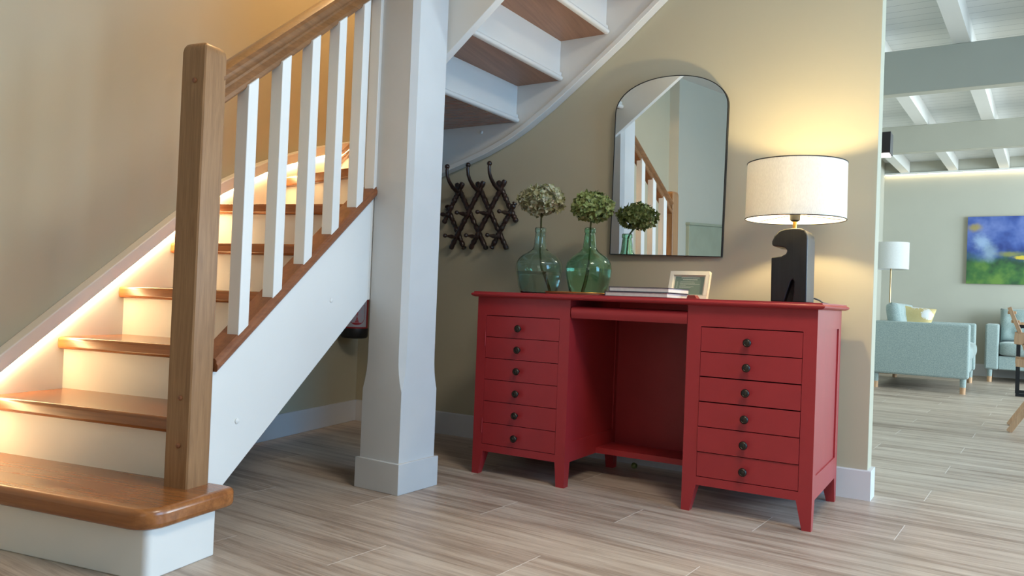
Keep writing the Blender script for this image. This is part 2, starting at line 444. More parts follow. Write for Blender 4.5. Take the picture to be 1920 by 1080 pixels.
# ------------------------------------------------------------------ staircase
def staircase():
    st = thing('staircase', 'winding staircase with amber wood treads, white risers and balusters beside the pillar', 'staircase', tuple(O), S)
    R = 0.1885
    zt = {k: R*k for k in range(1, 8)}
    zt[8] = 1.515; zt[9] = 1.727; zt[10] = 1.917; zt[11] = 2.117; zt[12] = 2.307; zt[13] = 2.497; zt[14] = 2.687
    zt[1] = 0.187; zt[2] = 0.374; zt[3] = 0.562; zt[4] = 0.750; zt[5] = 0.941; zt[6] = 1.130
    TH = 0.045
    W = lambda x, y: w2s(x, y)
    # --- straight treads
    nose = {2: -2.272, 3: -2.020, 4: -1.768, 5: -1.518}
    def tread_poly(pts, k, th=TH, nosed=True):
        o = MB().prism(pts, 'z', zt[k]-th, zt[k]).build('tread', M['tread'], st, bevel=0.011, seg=3)
        return o
    def arc(cx, cy, r, a0, a1, n=6): return [(cx+r*math.cos(a0+(a1-a0)*i/n), cy+r*math.sin(a0+(a1-a0)*i/n)) for i in range(n+1)]
    # first tread: wide, rounded corners, wraps the newel
    p = [(0.0, -2.19), (0.0, -2.535)] + arc(1.028-0.075, -2.535+0.075, 0.075, -PI/2, 0) + arc(1.028-0.03, -2.205-0.03, 0.03, 0, PI/2)
    MB().prism(p, 'z', zt[1]-0.055, zt[1]).build('tread', M['tread'], st, bevel=0.016, seg=4)
    # starting block under it
    p = [(0.0, -2.264), (0.0, -2.505)] + arc(1.0-0.02, -2.505+0.02, 0.02, -PI/2, 0) + [(1.0, -2.264)]
    MB().prism(p, 'z', 0, zt[1]-0.055).build('starting_block', M['white'], st, bevel=0.003)
    nx = {2: -2.020, 3: -1.768, 4: -1.518, 5: -1.285}
    for k in (2, 3, 4, 5):
        b0 = nose[k]; b1 = nx[k]+0.05
        x1 = 0.892
        tread_poly([(0.03, b0), (x1, b0), (x1, b1), (0.03, b1)], k)
        MB().box(0.03, 0.892, b0+0.031, b0+0.049, zt[k-1], zt[k]-TH).build('riser', M['white'], st)
    # --- winders (polygons given in the frame of the back wall where handier)
    n6 = ((0.03, -1.312), (0.86, -1.262))
    n7 = ((0.03, -0.835), (0.84, -1.16))
    n8 = ((0.03, -0.36), W(-1.84, -1.0))
    n9 = (W(-2.36, -0.045), W(-1.80, -0.955))
    n10 = (W(-1.725, -0.045), W(-1.725, -0.94))
    corner = w2s(-2.79, -0.045)
    def ext(nz, d=0.045):
        (a0, b0), (a1, b1) = nz; L = Vector((a1-a0, b1-b0, 0)).normalized(); nrm = Vector((-L.y, L.x, 0))
        if nrm.x*0.4+nrm.y < 0: nrm = -nrm
        return ((a0+nrm.x*d, b0+nrm.y*d), (a1+nrm.x*d, b1+nrm.y*d))
    def riser_between(nz, k):
        q0, q1 = ext(nz, 0.031), ext(nz, 0.049)
        MB().prism([q0[0], q0[1], q1[1], q1[0]], 'z', zt[k-1], zt[k]-TH).build('riser', M['white'], st)
    e7, e8, e9, e10 = ext(n7), ext(n8), ext(n9), ext(n10)
    tread_poly([n6[0], n6[1], (0.86, -1.15), e7[1], e7[0]], 6); riser_between(n6, 6)
    tread_poly([n7[0], n7[1], e8[1], e8[0]], 7); riser_between(n7, 7)
    tread_poly([n8[0], n8[1], e9[1], e9[0], corner], 8); riser_between(n8, 8)
    tread_poly([n9[0], n9[1], W(-1.73, -0.94), W(-1.73, -0.045)], 9); riser_between(n9, 9)
    # --- upper straight flight along the back wall: edges x of rear strip per tread
    rear = {9: -1.715, 10: -1.465, 11: -1.215, 12: -0.965, 13: -0.715, 14: -0.47}
    for k in range(10, 15):
        x0 = rear[k]-0.25-0.022; x1 = rear[k]-0.012
        pts = [W(x0, -0.045), W(x1, -0.045), W(x1, -0.94), W(x0, -0.94)]
        MB().prism(pts, 'z', zt[k]-TH, zt[k]).build('tread', M['tread_under'], st, bevel=0.004)
    for k in range(10, 15):                                      # riser of step k hangs behind the rear of tread k-1
        xr = rear[k-1]-0.016
        pts = [W(xr-0.018, -0.046), W(xr, -0.046), W(xr, -0.939), W(xr-0.018, -0.939)]
        zlo = zt[k-1]-0.04
        MB().prism(pts, 'z', zlo, zt[k]-TH).build('riser', M['white'], st)
        # rear strip with a small round moulding
        mb = MB()
        x0_, x1_ = xr, rear[k-1]+0.006
        prof = [(x0_, zt[k-1]-TH-0.002), (x1_-0.008, zt[k-1]-TH-0.002), (x1_-0.002, zt[k-1]-TH+0.004), (x1_, zt[k-1]-TH+0.012), (x1_-0.004, zt[k-1]-TH+0.02), (x1_-0.010, zt[k-1]-TH+0.022), (x1_-0.010, zt[k-1]-0.006), (x0_, zt[k-1]-0.004)]
        n = len(prof); vs_ = []
        for yy in (-0.05, -0.936):
            for (xx, zz) in prof:
                a, b = W(xx, yy); vs_.append((a, b, zz))
        fs = [tuple(range(n)), tuple(range(n, 2*n))[::-1]]+[(i, (i+1) % n, n+(i+1) % n, n+i) for i in range(n)]
        MB().add(vs_, fs).build('rear_moulding', M['white'], st, angle=50)
    # --- outer stringer, cap
    cap = lambda b: 0.513+0.756*(b+2.222)
    bot = lambda b: 0.175+0.744*(b+2.15)
    b0, b1 = -2.222, -1.396
    MB().prism([(b0, bot(b0)), (b1, bot(b1)), (b1, cap(b1)+0.004), (b0, cap(b0)+0.004)], 'x', 0.892, 0.93).build('outer_stringer', M['white'], st, bevel=0.002)
    cp = MB(); b1c = -1.355
    prof = [(0.868, 0.0), (0.944, 0.0), (0.947, 0.006), (0.947, 0.016), (0.942, 0.021), (0.942, 0.027), (0.936, 0.032), (0.868, 0.032)]
    n = len(prof); vs_ = []
    for bb_ in (b0, b1c):
        for a, h in prof: vs_.append((a, bb_, cap(bb_)+h*1.2))
    cp.add(vs_, [tuple(range(n)), tuple(range(n, 2*n))[::-1]]+[(i, (i+1) % n, n+(i+1) % n, n+i) for i in range(n)])
    cp.build('stringer_cap', M['cap'], st, angle=25)
    # --- balusters
    railz = lambda b: 1.307+0.768*(b+2.214)
    for i in range(6):
        bc = -2.132+0.1535*i
        if i == 5: bc = -1.402
        zb = cap(bc+0.022)+0.030; 
        vs_ = []
        for (a, b) in ((0.896, bc), (0.940, bc), (0.940, bc+0.044), (0.896, bc+0.044)):
            vs_.append((a, b, cap(b)+0.030))
        vs_[0] = (0.896, bc, cap(bc)+0.034); vs_[1] = (0.940, bc, cap(bc)+0.034)
        top = [(a, b, railz(b)+0.012) for (a, b, z) in vs_]
        MB().add(vs_+top, [(3,2,1,0), (4,5,6,7), (0,1,5,4), (1,2,6,5), (2,3,7,6), (3,0,4,7)]).build('baluster', M['white'], st, bevel=0.002)
    # --- handrail with a moulded profile
    prof = [(-0.028, 0), (0.028, 0), (0.033, 0.006), (0.034, 0.018), (0.029, 0.026), (0.024, 0.034), (0.025, 0.042), (0.033, 0.050), (0.037, 0.060), (0.037, 0.070), (0.031, 0.080), (0.018, 0.087), (0, 0.089)]
    prof += [(-a, h) for a, h in prof[::-1] if a > 0]
    n = len(prof); vs_ = []
    for bb_ in (-2.235, -1.33):
        for a, h in prof: vs_.append((0.899+a, bb_, railz(bb_)+h*1.25))
    MB().add(vs_, [tuple(range(n)), tuple(range(n, 2*n))[::-1]]+[(i, (i+1) % n, n+(i+1) % n, n+i) for i in range(n)]).build('handrail', M['rail'], st, angle=28)
    # --- newel post with rounded head and wooden plugs
    nb = MB(); A0, A1, B0, B1 = 0.849, 0.936, -2.312, -2.225
    lv = [(zt[1]-0.002, 0), (1.432, 0), (1.445, 0.002), (1.455, 0.007), (1.461, 0.016), (1.464, 0.030)]
    vs_ = []; fs = []
    for z, i in lv: 
        c = 0.004
        vs_ += [(A0+i+c, B0+i, z), (A1-i-c, B0+i, z), (A1-i, B0+i+c, z), (A1-i, B1-i-c, z), (A1-i-c, B1-i, z), (A0+i+c, B1-i, z), (A0+i, B1-i-c, z), (A0+i, B0+i+c, z)]
    for k in range(len(lv)-1):
        for j in range(8): fs.append((k*8+j, k*8+(j+1) % 8, (k+1)*8+(j+1) % 8, (k+1)*8+j))
    fs += [tuple(range(8))[::-1], tuple((len(lv)-1)*8+j for j in range(8))]
    nw = nb.add(vs_, fs).build('newel_post', M['newel'], st, angle=30)
    for z in (1.349, 0.443, 0.308):
        MB().lathe([(0.0075, 0), (0.0075, 0.003), (0.005, 0.0055), (0.001, 0.006)], 14, Matrix.Translation((0.900, B0, z)) @ Matrix.Rotation(PI/2, 4, 'X')).build('wooden_plug', M['cap'], nw)
    # --- second post behind the pillar
    MB().box(0.846, 0.928, -1.392, -1.31, 0.735, HC).build('inner_post', M['white'], st, bevel=0.003)
    # --- wall stringer on the left wall with its thick cap
    low = [(-2.62, 0.446+0.744*(-2.62+2.238)), (-2.238, 0.446), (-1.509, 0.990), (-1.241, 1.182), (-1.181, 1.212), (-1.044, 1.283), (-0.958, 1.325), (-0.816, 1.383), (-0.728, 1.414), (-0.577, 1.468), (-0.502, 1.493), (-0.345, 1.538), (-0.267, 1.562), (-0.06, 1.615)]
    up = [(b, z+0.052+0.010*min(1, max(0, (-0.9-b)/0.6))) for b, z in low]
    MB().strip(low, up, 'x', 0.0, 0.052).build('wall_stringer_cap', M['white'], st, bevel=0.004)
    board_lo = [(b, z-0.46) for b, z in low]
    board_lo[0] = (-2.62, 0.0); 
    MB().strip(board_lo, [(b, z-0.0005) for b, z in low], 'x', 0.0, 0.030).build('wall_stringer', M['white'], st)
    # led strip under the cap lip
    MB().strip([(b, z-0.010) for b, z in low], [(b, z-0.002) for b, z in low], 'x', 0.0305, 0.043).build('led_strip', M['led'], st)
    # --- wall stringer on the back wall (upper flight)
    lowp = [(-2.79, 1.262), (-2.5, 1.340), (-2.187, 1.444), (-2.05, 1.486), (-1.918, 1.528), (-1.775, 1.588), (-1.667, 1.647), (-1.525, 1.740), (-1.345, 1.873), (-1.141, 2.029), (-0.947, 2.190), (-0.6, 2.465), (-0.46, 2.575)]
    upp = [(-2.79, 1.66), (-2.5, 1.72), (-2.187, 1.83), (-2.05, 1.88), (-1.918, 1.94), (-1.775, 2.02), (-1.667, 2.09), (-1.525, 2.20), (-1.345, 2.335), (-1.141, 2.49), (-0.947, 2.64), (-0.75, 2.79), (-0.68, 2.845)]
    def wstrip(lo, hi, y0, y1, name, mat, **k):
        n = len(lo); vs_ = []
        for y in (y0, y1):
            for seq in (lo, hi):
                for x, z in seq:
                    a, b = W(x, y); vs_.append((a, b, z))
        fs = []
        for i in range(n-1):
            fs += [(i, i+1, n+i+1, n+i), (2*n+i, 3*n+i, 3*n+i+1, 2*n+i+1), (i, 2*n+i, 2*n+i+1, i+1), (n+i, n+i+1, 3*n+i+1, 3*n+i)]
        fs += [(0, n, 3*n, 2*n), (n-1, 3*n-1, 4*n-1, 2*n-1)]
        return MB().add(vs_, fs).build(name, mat, st, **k)
    wstrip(lowp, upp, -0.045, -0.002, 'wall_stringer', M['white'])
    wstrip([(x-0.004, z-0.003) for x, z in lowp], [(x-0.016, z+0.022) for x, z in lowp], -0.056, -0.002, 'stringer_moulding', M['white'], bevel=0.003)
    # --- inner stringer of the upper flight
    zi = lambda x: 1.734+0.787*(x+1.488)
    xs = [-1.69, -1.2, -0.8, -0.46]
    wstrip([(x, zi(x)) for x in xs], [(x, min(zi(x)+0.43, 2.67)) for x in xs], -0.98, -0.94, 'inner_stringer', M['white'], bevel=0.002)
    # plugs in the stringers
    for b, z in ((-2.111, 0.354), (-1.642, 0.730)):
        MB().lathe([(0.0085, 0), (0.0085, 0.003), (0.006, 0.005), (0.001, 0.0055)], 14, Matrix.Translation((0.9295, b, z)) @ Matrix.Rotation(PI/2, 4, 'Y')).build('screw_cover', M['white'], st)
    a, b = W(-1.95, -0.045)
    MB().lathe([(0.0085, 0), (0.0085, 0.003), (0.006, 0.006), (0.001, 0.0065)], 14, Matrix.Translation((a, b, 1.649)) @ Matrix.Rotation(-S, 4, 'Z') @ Matrix.Rotation(PI/2, 4, 'X')).build('screw_cover', M['white'], st)
staircase()

# ------------------------------------------------------------------ desk
def desk():
    d = thing('pedestal_desk', 'red painted pedestal desk with twelve drawers against the beige wall', 'desk', (-0.0862, -0.6388, 0), 0.0284)
    R_ = M['red']
    ZB, ZT, D = 0.100, 0.765, 0.54
    def frame_front(x0, x1, ox0, ox1, zb, ztop, name):
        # face frame with an opening for the drawers
        m = MB()
        m.box(x0, ox0, 0, 0.022, ZB, ZT).box(ox1, x1, 0, 0.022, ZB, ZT).box(ox0, ox1, 0, 0.022, ztop, ZT).box(ox0, ox1, 0, 0.022, ZB, zb)
        m.build(name, R_, d, smooth=False)
    for (x0, x1, ox0, ox1, nm) in ((-1.40, -0.952, -1.354, -0.998, 'left'), (-0.461, 0.0, -0.408, -0.046, 'right')):
        frame_front(x0, x1, ox0, ox1, 0.131, 0.687, 'face_frame')
        # carcass: sides framed with a recessed panel, back, bottom
        car = MB()
        for xs_ in ((x0, x0+0.02), (x1-0.02, x1)):
            pass
        outer = x0 if nm == 'left' else x1
        car.box(x0+0.006, x0+0.016, 0.02, D-0.02, ZB+0.01, ZT)
        car.box(x1-0.016, x1-0.006, 0.02, D-0.02, ZB+0.01, ZT)
        car.box(x0, x1, D-0.012, D, ZB, ZT).box(x0+0.016, x1-0.016, 0.02, D-0.012, ZB+0.01, ZB+0.02).box(x0+0.016, x1-0.016, 0.02, D-0.012, ZT-0.015, ZT)
        # rails and stiles around the side panels
        for sx0, sx1 in ((x0, x0+0.016), (x1-0.016, x1)):
            car.box(sx0, sx1, 0.022, 0.058, ZB, ZT).box(sx0, sx1, D-0.058, D-0.012, ZB, ZT)
            car.box(sx0, sx1, 0.058, D-0.058, ZB, 0.182).box(sx0, sx1, 0.058, D-0.058, 0.692, ZT)
        car.build('pedestal', R_, d, smooth=False)
        # legs, tapered on the inner sides
        for (cx, sx) in ((x0, 1), (x1, -1)):
            for (cy, sy) in ((0.0, 1), (D, -1)):
                w0, w1 = 0.053, 0.031
                if cx == -0.952: w0, w1 = 0.046, 0.043-0.006
                vs_ = [(cx, cy, 0), (cx+sx*w1, cy, 0), (cx+sx*w1, cy+sy*w1, 0), (cx, cy+sy*w1, 0),
                       (cx, cy, ZB), (cx+sx*w0, cy, ZB), (cx+sx*w0, cy+sy*w0, ZB), (cx, cy+sy*w0, ZB)]
                MB().add(vs_, [(0,1,2,3), (4,5,6,7), (0,1,5,4), (1,2,6,5), (2,3,7,6), (3,0,4,7)]).build('leg', R_, d, smooth=False)
        # six drawers
        zs = [0.685, 0.593, 0.502, 0.410, 0.317, 0.224, 0.132]
        g = 0.0013 if nm == 'left' else 0.0016
        kx = -1.185 if nm == 'left' else -0.2335
        kz = [0.636, 0.546, 0.456, 0.362, 0.270, 0.174]
        for i in range(6):
            dep = 0.0
            if nm == 'right' and i in (2, 3, 4): dep = 0.0015*(i-1)
            gg = g + (0.0012 if nm == 'right' and i in (2, 3) else 0)
            m = MB().box(ox0+g, ox1-g, -dep+0.0005, 0.018-dep, zs[i+1]+g, zs[i]-gg)
            m.box(ox0+0.012, ox1-0.012, 0.018-dep, 0.42, zs[i+1]+0.008, zs[i]-0.01)
            dr = m.build('drawer', R_, d, smooth=False)
            k = MB().lathe([(0.0065, 0), (0.0065, 0.004), (0.0052, 0.008), (0.0075, 0.012), (0.0135, 0.0165), (0.0155, 0.021), (0.0145, 0.025), (0.010, 0.0275), (0.0085, 0.0265), (0.004, 0.0285), (0.0005, 0.029)], 24,
                           Matrix.Translation((kx, -dep, kz[i])) @ Matrix.Rotation(PI/2, 4, 'X'))
            k.build('knob', M['knob'], dr, angle=50)
    for z in (0.565, 0.190):
        MB().lathe([(0.0022, -0.032), (0.0022, 0.032)], 8, Matrix.Translation((-1.356, -0.0012, z+0.02))).build('hinge', R_, d)
    # top slab with an ogee edge
    def slab():
        ov = 0.03
        x0, x1, y0, y1 = -1.40-ov+0.010, ov-0.004, -ov, D+0.02
        lv = [(0.765, 0.014), (0.768, 0.006), (0.772, 0.001), (0.777, 0.0), (0.781, 0.004), (0.783, 0.009), (0.788, 0.010)]
        vs_ = []; fs = []
        for z, i in lv: vs_ += [(x0+i, y0+i, z), (x1-i, y0+i, z), (x1-i, y1-i, z), (x0+i, y1-i, z)]
        for k in range(len(lv)-1):
            for j in range(4): fs.append((k*4+j, k*4+(j+1) % 4, (k+1)*4+(j+1) % 4, (k+1)*4+j))
        fs += [(3, 2, 1, 0), tuple((len(lv)-1)*4+j for j in range(4))]
        MB().add(vs_, fs).build('desk_top', R_, d, smooth=False)
    slab()
    # pull-out tray with a rounded front between the pedestals
    prof = [(0.004, 0.692), (0.0, 0.700), (-0.004, 0.712), (-0.004, 0.722), (0.0, 0.732), (0.006, 0.738), (0.022, 0.740), (0.30, 0.740), (0.30, 0.728), (0.030, 0.728), (0.022, 0.692)]
    MB().prism(prof, 'x', -0.947, -0.463).build('pull_out_tray', R_, d, angle=50)
    # back of the knee hole, foot rail
    MB().box(-0.955, -0.458, D-0.03, D-0.018, 0.108, 0.7655).build('back_panel', R_, d, smooth=False)
    MB().box(-0.952, -0.461, 0.30, 0.47, 0.100, 0.124).build('foot_rail', R_, d, smooth=False)
desk()
D0 = Vector((-0.0862, -0.6388, 0)); DT = 0.0284
def dw(x, y, z=0.788):
    return Vector((D0.x+math.cos(DT)*x-math.sin(DT)*y, D0.y+math.sin(DT)*x+math.cos(DT)*y, z))

# ------------------------------------------------------------------ demijohn bottles and hydrangeas
def bottle(loc, outer, waterz, gm, label, rot=0):
    t_ = thing('glass_bottle', label, 'bottle', loc, rot, 'green glass bottles on the red desk')
    wall = 0.0035
    inner = [(max(r-wall, 0.001), z) for r, z in outer if z > 0.004]
    inner[0] = (inner[0][0], 0.008)
    prof = outer + [(outer[-1][0]-wall*0.5, outer[-1][1]+0.0015)] + [(inner[-1][0], outer[-1][1]-0.001)] + inner[-2::-1]
    prof = [(0.0008, 0.006)] + [(outer[0][0]*0.7, 0.004)] + prof + [(0.0008, 0.010)]
    MB().lathe(prof, 48, cap=False).build('glass', gm, t_, angle=60)
    wp = [(r-0.0012, z) for r, z in inner if z < waterz-0.004]
    # radius at the water level
    for i in range(len(inner)-1):
        if inner[i][1] <= waterz <= inner[i+1][1]:
            f = (waterz-inner[i][1])/(inner[i+1][1]-inner[i][1]); rw = inner[i][0]*(1-f)+inner[i+1][0]*f
    wp = [(0.0005, 0.0115)] + [(wp[0][0], 0.0115)] + wp[1:] + [(rw-0.0012, waterz), (0.0005, waterz)]
    MB().lathe(wp, 48, cap=False).build('water', M['water_aqua'], t_, angle=60)
    return t_
def smoothp(ctrl, n=4):
    # Catmull-Rom through (r, z)
    out = []
    P = [ctrl[0]]+ctrl+[ctrl[-1]]
    for i in range(1, len(P)-2):
        for k in range(n):
            t_ = k/n; a, b, c, d_ = P[i-1], P[i], P[i+1], P[i+2]
            out.append(tuple(0.5*((2*b[j])+(-a[j]+c[j])*t_+(2*a[j]-5*b[j]+4*c[j]-d_[j])*t_*t_+(-a[j]+3*b[j]-3*c[j]+d_[j])*t_**3) for j in (0, 1)))
    out.append(ctrl[-1]); return out
prof1 = smoothp([(0.070, 0.0), (0.082, 0.008), (0.092, 0.035), (0.100, 0.075), (0.1055, 0.105), (0.106, 0.125), (0.100, 0.148), (0.080, 0.172), (0.052, 0.190), (0.034, 0.203), (0.0275, 0.222), (0.0245, 0.262), (0.0225, 0.276)]) + [(0.0222, 0.278), (0.0252, 0.280), (0.0258, 0.286), (0.0255, 0.297), (0.0235, 0.300)]
prof2 = smoothp([(0.068, 0.0), (0.080, 0.008), (0.090, 0.045), (0.097, 0.080), (0.1005, 0.108), (0.100, 0.126), (0.094, 0.148), (0.074, 0.172), (0.048, 0.190), (0.034, 0.204), (0.0285, 0.225), (0.0245, 0.262), (0.0222, 0.274)]) + [(0.022, 0.276), (0.0252, 0.278), (0.0258, 0.284), (0.0255, 0.295), (0.0235, 0.298)]
prof1 = [(r*1.065, z*1.053) for r, z in prof1]; prof2 = [(r*1.05, z*1.045) for r, z in prof2]
b1 = dw(-1.330, 0.41); b2 = dw(-1.070, 0.41)
bottle(b1, prof1, 0.106, M['glass_aqua'], 'pale aqua-green demijohn bottle half full of water, left one on red desk')
bottle(b2, prof2, 0.123, M['glass_green'], 'deeper green demijohn bottle half full of water beside the mirror edge', 0.6)

def hydrangea(loc, head, rx, rz, stem, pm, label, n, seed):
    rnd = random.Random(seed)
    t_ = thing('hydrangea', label, 'flower', loc, 0, 'dried hydrangeas standing in the bottles')
    m = MB(); hx, hy, hz = head
    for i in range(n):
        # fibonacci points on a lumpy oval
        y = 1-2*(i+0.5)/n; a = i*2.39996+rnd.uniform(-0.2, 0.2); rr = math.sqrt(1-y*y)
        k = 1+0.08*math.sin(2*math.atan2(math.sin(a), math.cos(a))+seed*1.7)*rr+rnd.uniform(-0.16, 0.06)
        dirv = Vector((rr*math.cos(a), rr*math.sin(a), y))
        c = Vector((hx+dirv.x*rx*k, hy+dirv.y*rx*k, hz+dirv.z*rz*k-(0.25*rz*(1-rr) if dirv.z < 0 else 0)*0))
        nrm = (dirv+Vector((rnd.uniform(-.55,.55), rnd.uniform(-.55,.55), rnd.uniform(-.55,.55)))).normalized()
        tx = nrm.orthogonal().normalized(); tx = Matrix.Rotation(rnd.uniform(0, 6.3), 3, nrm) @ tx; ty = nrm.cross(tx)
        sz = rnd.uniform(0.0125, 0.0205)
        for q in range(4):
            aa = q*PI/2+rnd.uniform(-.2, .2); dd = tx*math.cos(aa)+ty*math.sin(aa); ss = nrm.cross(dd)
            cup = rnd.uniform(0.1, 0.9)
            p0 = c-nrm*0.004; p1 = c+dd*sz*0.55+ss*sz*0.48+nrm*sz*0.25*cup; p2 = c+dd*sz*1.15+nrm*sz*0.7*cup; p3 = c+dd*sz*0.55-ss*sz*0.48+nrm*sz*0.25*cup
            pm_ = c+dd*sz*0.6+nrm*sz*0.12*cup-nrm*0.001
            m.add([p0, p1, p2, p3, pm_], [(0, 1, 4), (1, 2, 4), (2, 3, 4), (3, 0, 4)])
    # dark core that fills the gaps
    m2 = MB().sphere((hx, hy, hz), 1.0, 18, 12, (rx*0.74, rx*0.74, rz*0.72))
    o = MB(); o.v = m.v; o.f = m.f; o.mi = m.mi
    core = len(o.v); o.add(m2.v, m2.f, 0)
    fl = o.build('flower_head', pm, t_, angle=80)
    MB().tube(stem, [0.0045]*(len(stem)-3)+[0.006, 0.0065, 0.006], 8).build('stem', M['stem'], t_)
    return t_
hydrangea(b1, (0.034, -0.055, 0.440), 0.103, 0.067, [(0.030, -0.05, 0.39), (0.014, -0.022, 0.34), (0.004, -0.004, 0.30), (-0.002, 0.004, 0.20), (0.008, 0.006, 0.13), (0.028, 0.006, 0.075), (0.052, 0.004, 0.018)], M['petal_cream'],
          'dried cream and green hydrangea head in the left bottle', 190, 1)
hydrangea(b2, (0.035, -0.055, 0.402), 0.097, 0.063, [(0.028, -0.048, 0.35), (0.010, -0.018, 0.315), (0.003, -0.004, 0.29), (0.000, 0.004, 0.20), (-0.006, 0.006, 0.12), (-0.014, 0.004, 0.06), (-0.024, 0.004, 0.018)], M['petal_green'],
          'dried green hydrangea head in the bottle beside the mirror', 190, 2)

# tray
def tray():
    c = dw(-0.985, 0.10)
    t_ = thing('tray', 'thin oval wooden tray with a golden rim in front of the bottles', 'tray', c, DT)
    n = 48; vs_ = []; fs = []
    lv = [(0.0, 0.0), (0.94, 0.0), (0.98, 0.004), (1.0, 0.0095), (0.985, 0.0095), (0.955, 0.005), (0.92, 0.003), (0.0, 0.003)]
    for s_, z in lv[1:-1]:
        for k in range(n):
            a = 2*PI*k/n; vs_.append((0.135*s_*math.cos(a), 0.075*s_*math.sin(a), z))
    m_ = len(lv)-2
    for i in range(m_-1):
        for k in range(n): fs.append((i*n+k, i*n+(k+1) % n, (i+1)*n+(k+1) % n, (i+1)*n+k))
    fs += [tuple(range(n))[::-1], tuple((m_-1)*n+k for k in range(n))]
    MB().add(vs_, fs).build('dish', M['tread_under'], t_, angle=60)
    pts = [(0.134*math.cos(2*PI*k/40), 0.0745*math.sin(2*PI*k/40), 0.0095) for k in range(41)]
    MB().tube(pts, 0.0018, 6).build('rim', M['brass'], t_)
tray()

# books
def book(loc, rotz, L_, W_, H_, label, cover):
    t_ = thing('book', label, 'book', loc, rotz, 'books stacked flat on the desk')
    c = 0.0022
    MB().box(-L_, 0, 0, W_, 0, c).box(-L_, 0, 0, W_, H_-c, H_).box(-L_, -L_+c, 0, W_, c, H_-c).build('cover', cover, t_, smooth=False)
    MB().box(-L_+c, -0.003, 0.003, W_-0.003, c, H_-c).build('page_block', M['paper'], t_, smooth=False)
c0 = dw(-0.566, 0.065)
# stretch directions: long side towards the viewer
book(c0, DT-0.02, 0.268, 0.235, 0.0195, 'grey hardback book, lower of the two stacked beside the small frame', M['book_cover'])
c1 = dw(-0.563, 0.070, 0.788+0.0197)
book(c1, DT-0.035, 0.258, 0.228, 0.0195, 'dark-covered hardback book, upper of the two stacked beside the small frame', M['book_cover'])

# small red-brown wooden block behind the books
wdg = MB().prism([(0, 0), (0.045, 0), (0.034, 0.016), (0.006, 0.016)], 'y', -0.02, 0.02).build('wooden_block', plain('red_brown_block', srgb(134, 54, 46), rough=0.5))
wdg.location = dw(-0.540, 0.235); wdg.rotation_euler = (0, 0, DT)
tag(wdg, 'small red-brown wedge block between the books and white frame', 'block')

# little white frame with a printed card
def small_frame():
    base = dw(-0.585, 0.345)
    t_ = thing('photo_frame', 'small white tilted frame with a grey-green printed card behind the books', 'frame', base, DT-0.10)
    tilt = Matrix.Translation((0, 0, 0.001)) @ Matrix.Rotation(math.radians(-16), 4, 'X') @ Matrix.Rotation(math.radians(0), 4, 'Y')
    W_, H_, b, dth = 0.178, 0.124, 0.017, 0.022
    m = MB()
    m.box(-W_/2, W_/2, 0, dth, 0, b, tilt).box(-W_/2, W_/2, 0, dth, H_-b, H_, tilt).box(-W_/2, -W_/2+b, 0, dth, b, H_-b, tilt).box(W_/2-b, W_/2, 0, dth, b, H_-b, tilt)
    m.build('frame', M['frame_white'], t_, bevel=0.0012)
    MB().box(-W_/2+b, W_/2-b, 0.010, 0.013, b, H_-b, tilt).build('mount', M['frame_white'], t_, smooth=False)
    ww, hh = W_/2-b-0.007, 0.0
    MB().box(-ww, ww, 0.0085, 0.010, b+0.006, H_-b-0.006, tilt).build('card', M['slate_green'], t_, smooth=False)
    tx = MB(); rnd = random.Random(3)
    def line(x0, x1, z, h, minw, maxw, gap):
        x = x0
        while x < x1:
            w_ = min(rnd.uniform(minw, maxw), x1-x); tx.box(x, x+w_, 0.0080, 0.0085, z, z+h, tilt); x += w_+gap
    line(-0.038, 0.044, 0.0945, 0.0035, 0.0014, 0.003, 0.0010)
    line(-0.030, 0.036, 0.0865, 0.0035, 0.0014, 0.003, 0.0009)
    for i, (x0, x1) in enumerate(((-0.040, 0.022), (-0.042, 0.026), (-0.040, 0.048), (-0.042, -0.014), (-0.042, 0.022), (-0.042, 0.010))):
        line(x0, x1, 0.0775-0.0052*i, 0.0011, 0.002, 0.006, 0.0009)
    for i, z in enumerate((0.0745, 0.066, 0.058, 0.051)):
        s_ = 0.0032
        tx.box(-0.056, -0.056+s_*1.6, 0.0080, 0.0085, z, z+0.0007, tilt).box(-0.056, -0.056+s_*1.6, 0.0080, 0.0085, z+s_, z+s_+0.0007, tilt)
        tx.box(-0.056, -0.0553, 0.0080, 0.0085, z, z+s_, tilt).box(-0.056+s_*1.6-0.0007, -0.056+s_*1.6, 0.0080, 0.0085, z, z+s_, tilt)
    tx.build('printed_lines', M['ink_white'], t_, smooth=False)
    m = MB().box(-0.02, 0.02, 0.060, 0.063, 0.0, 0.09, Matrix.Translation((0, 0.012, 0.0)) @ Matrix.Rotation(math.radians(14), 4, 'X'))
    m.build('easel_strut', M['frame_white'], t_, smooth=False)
small_frame()

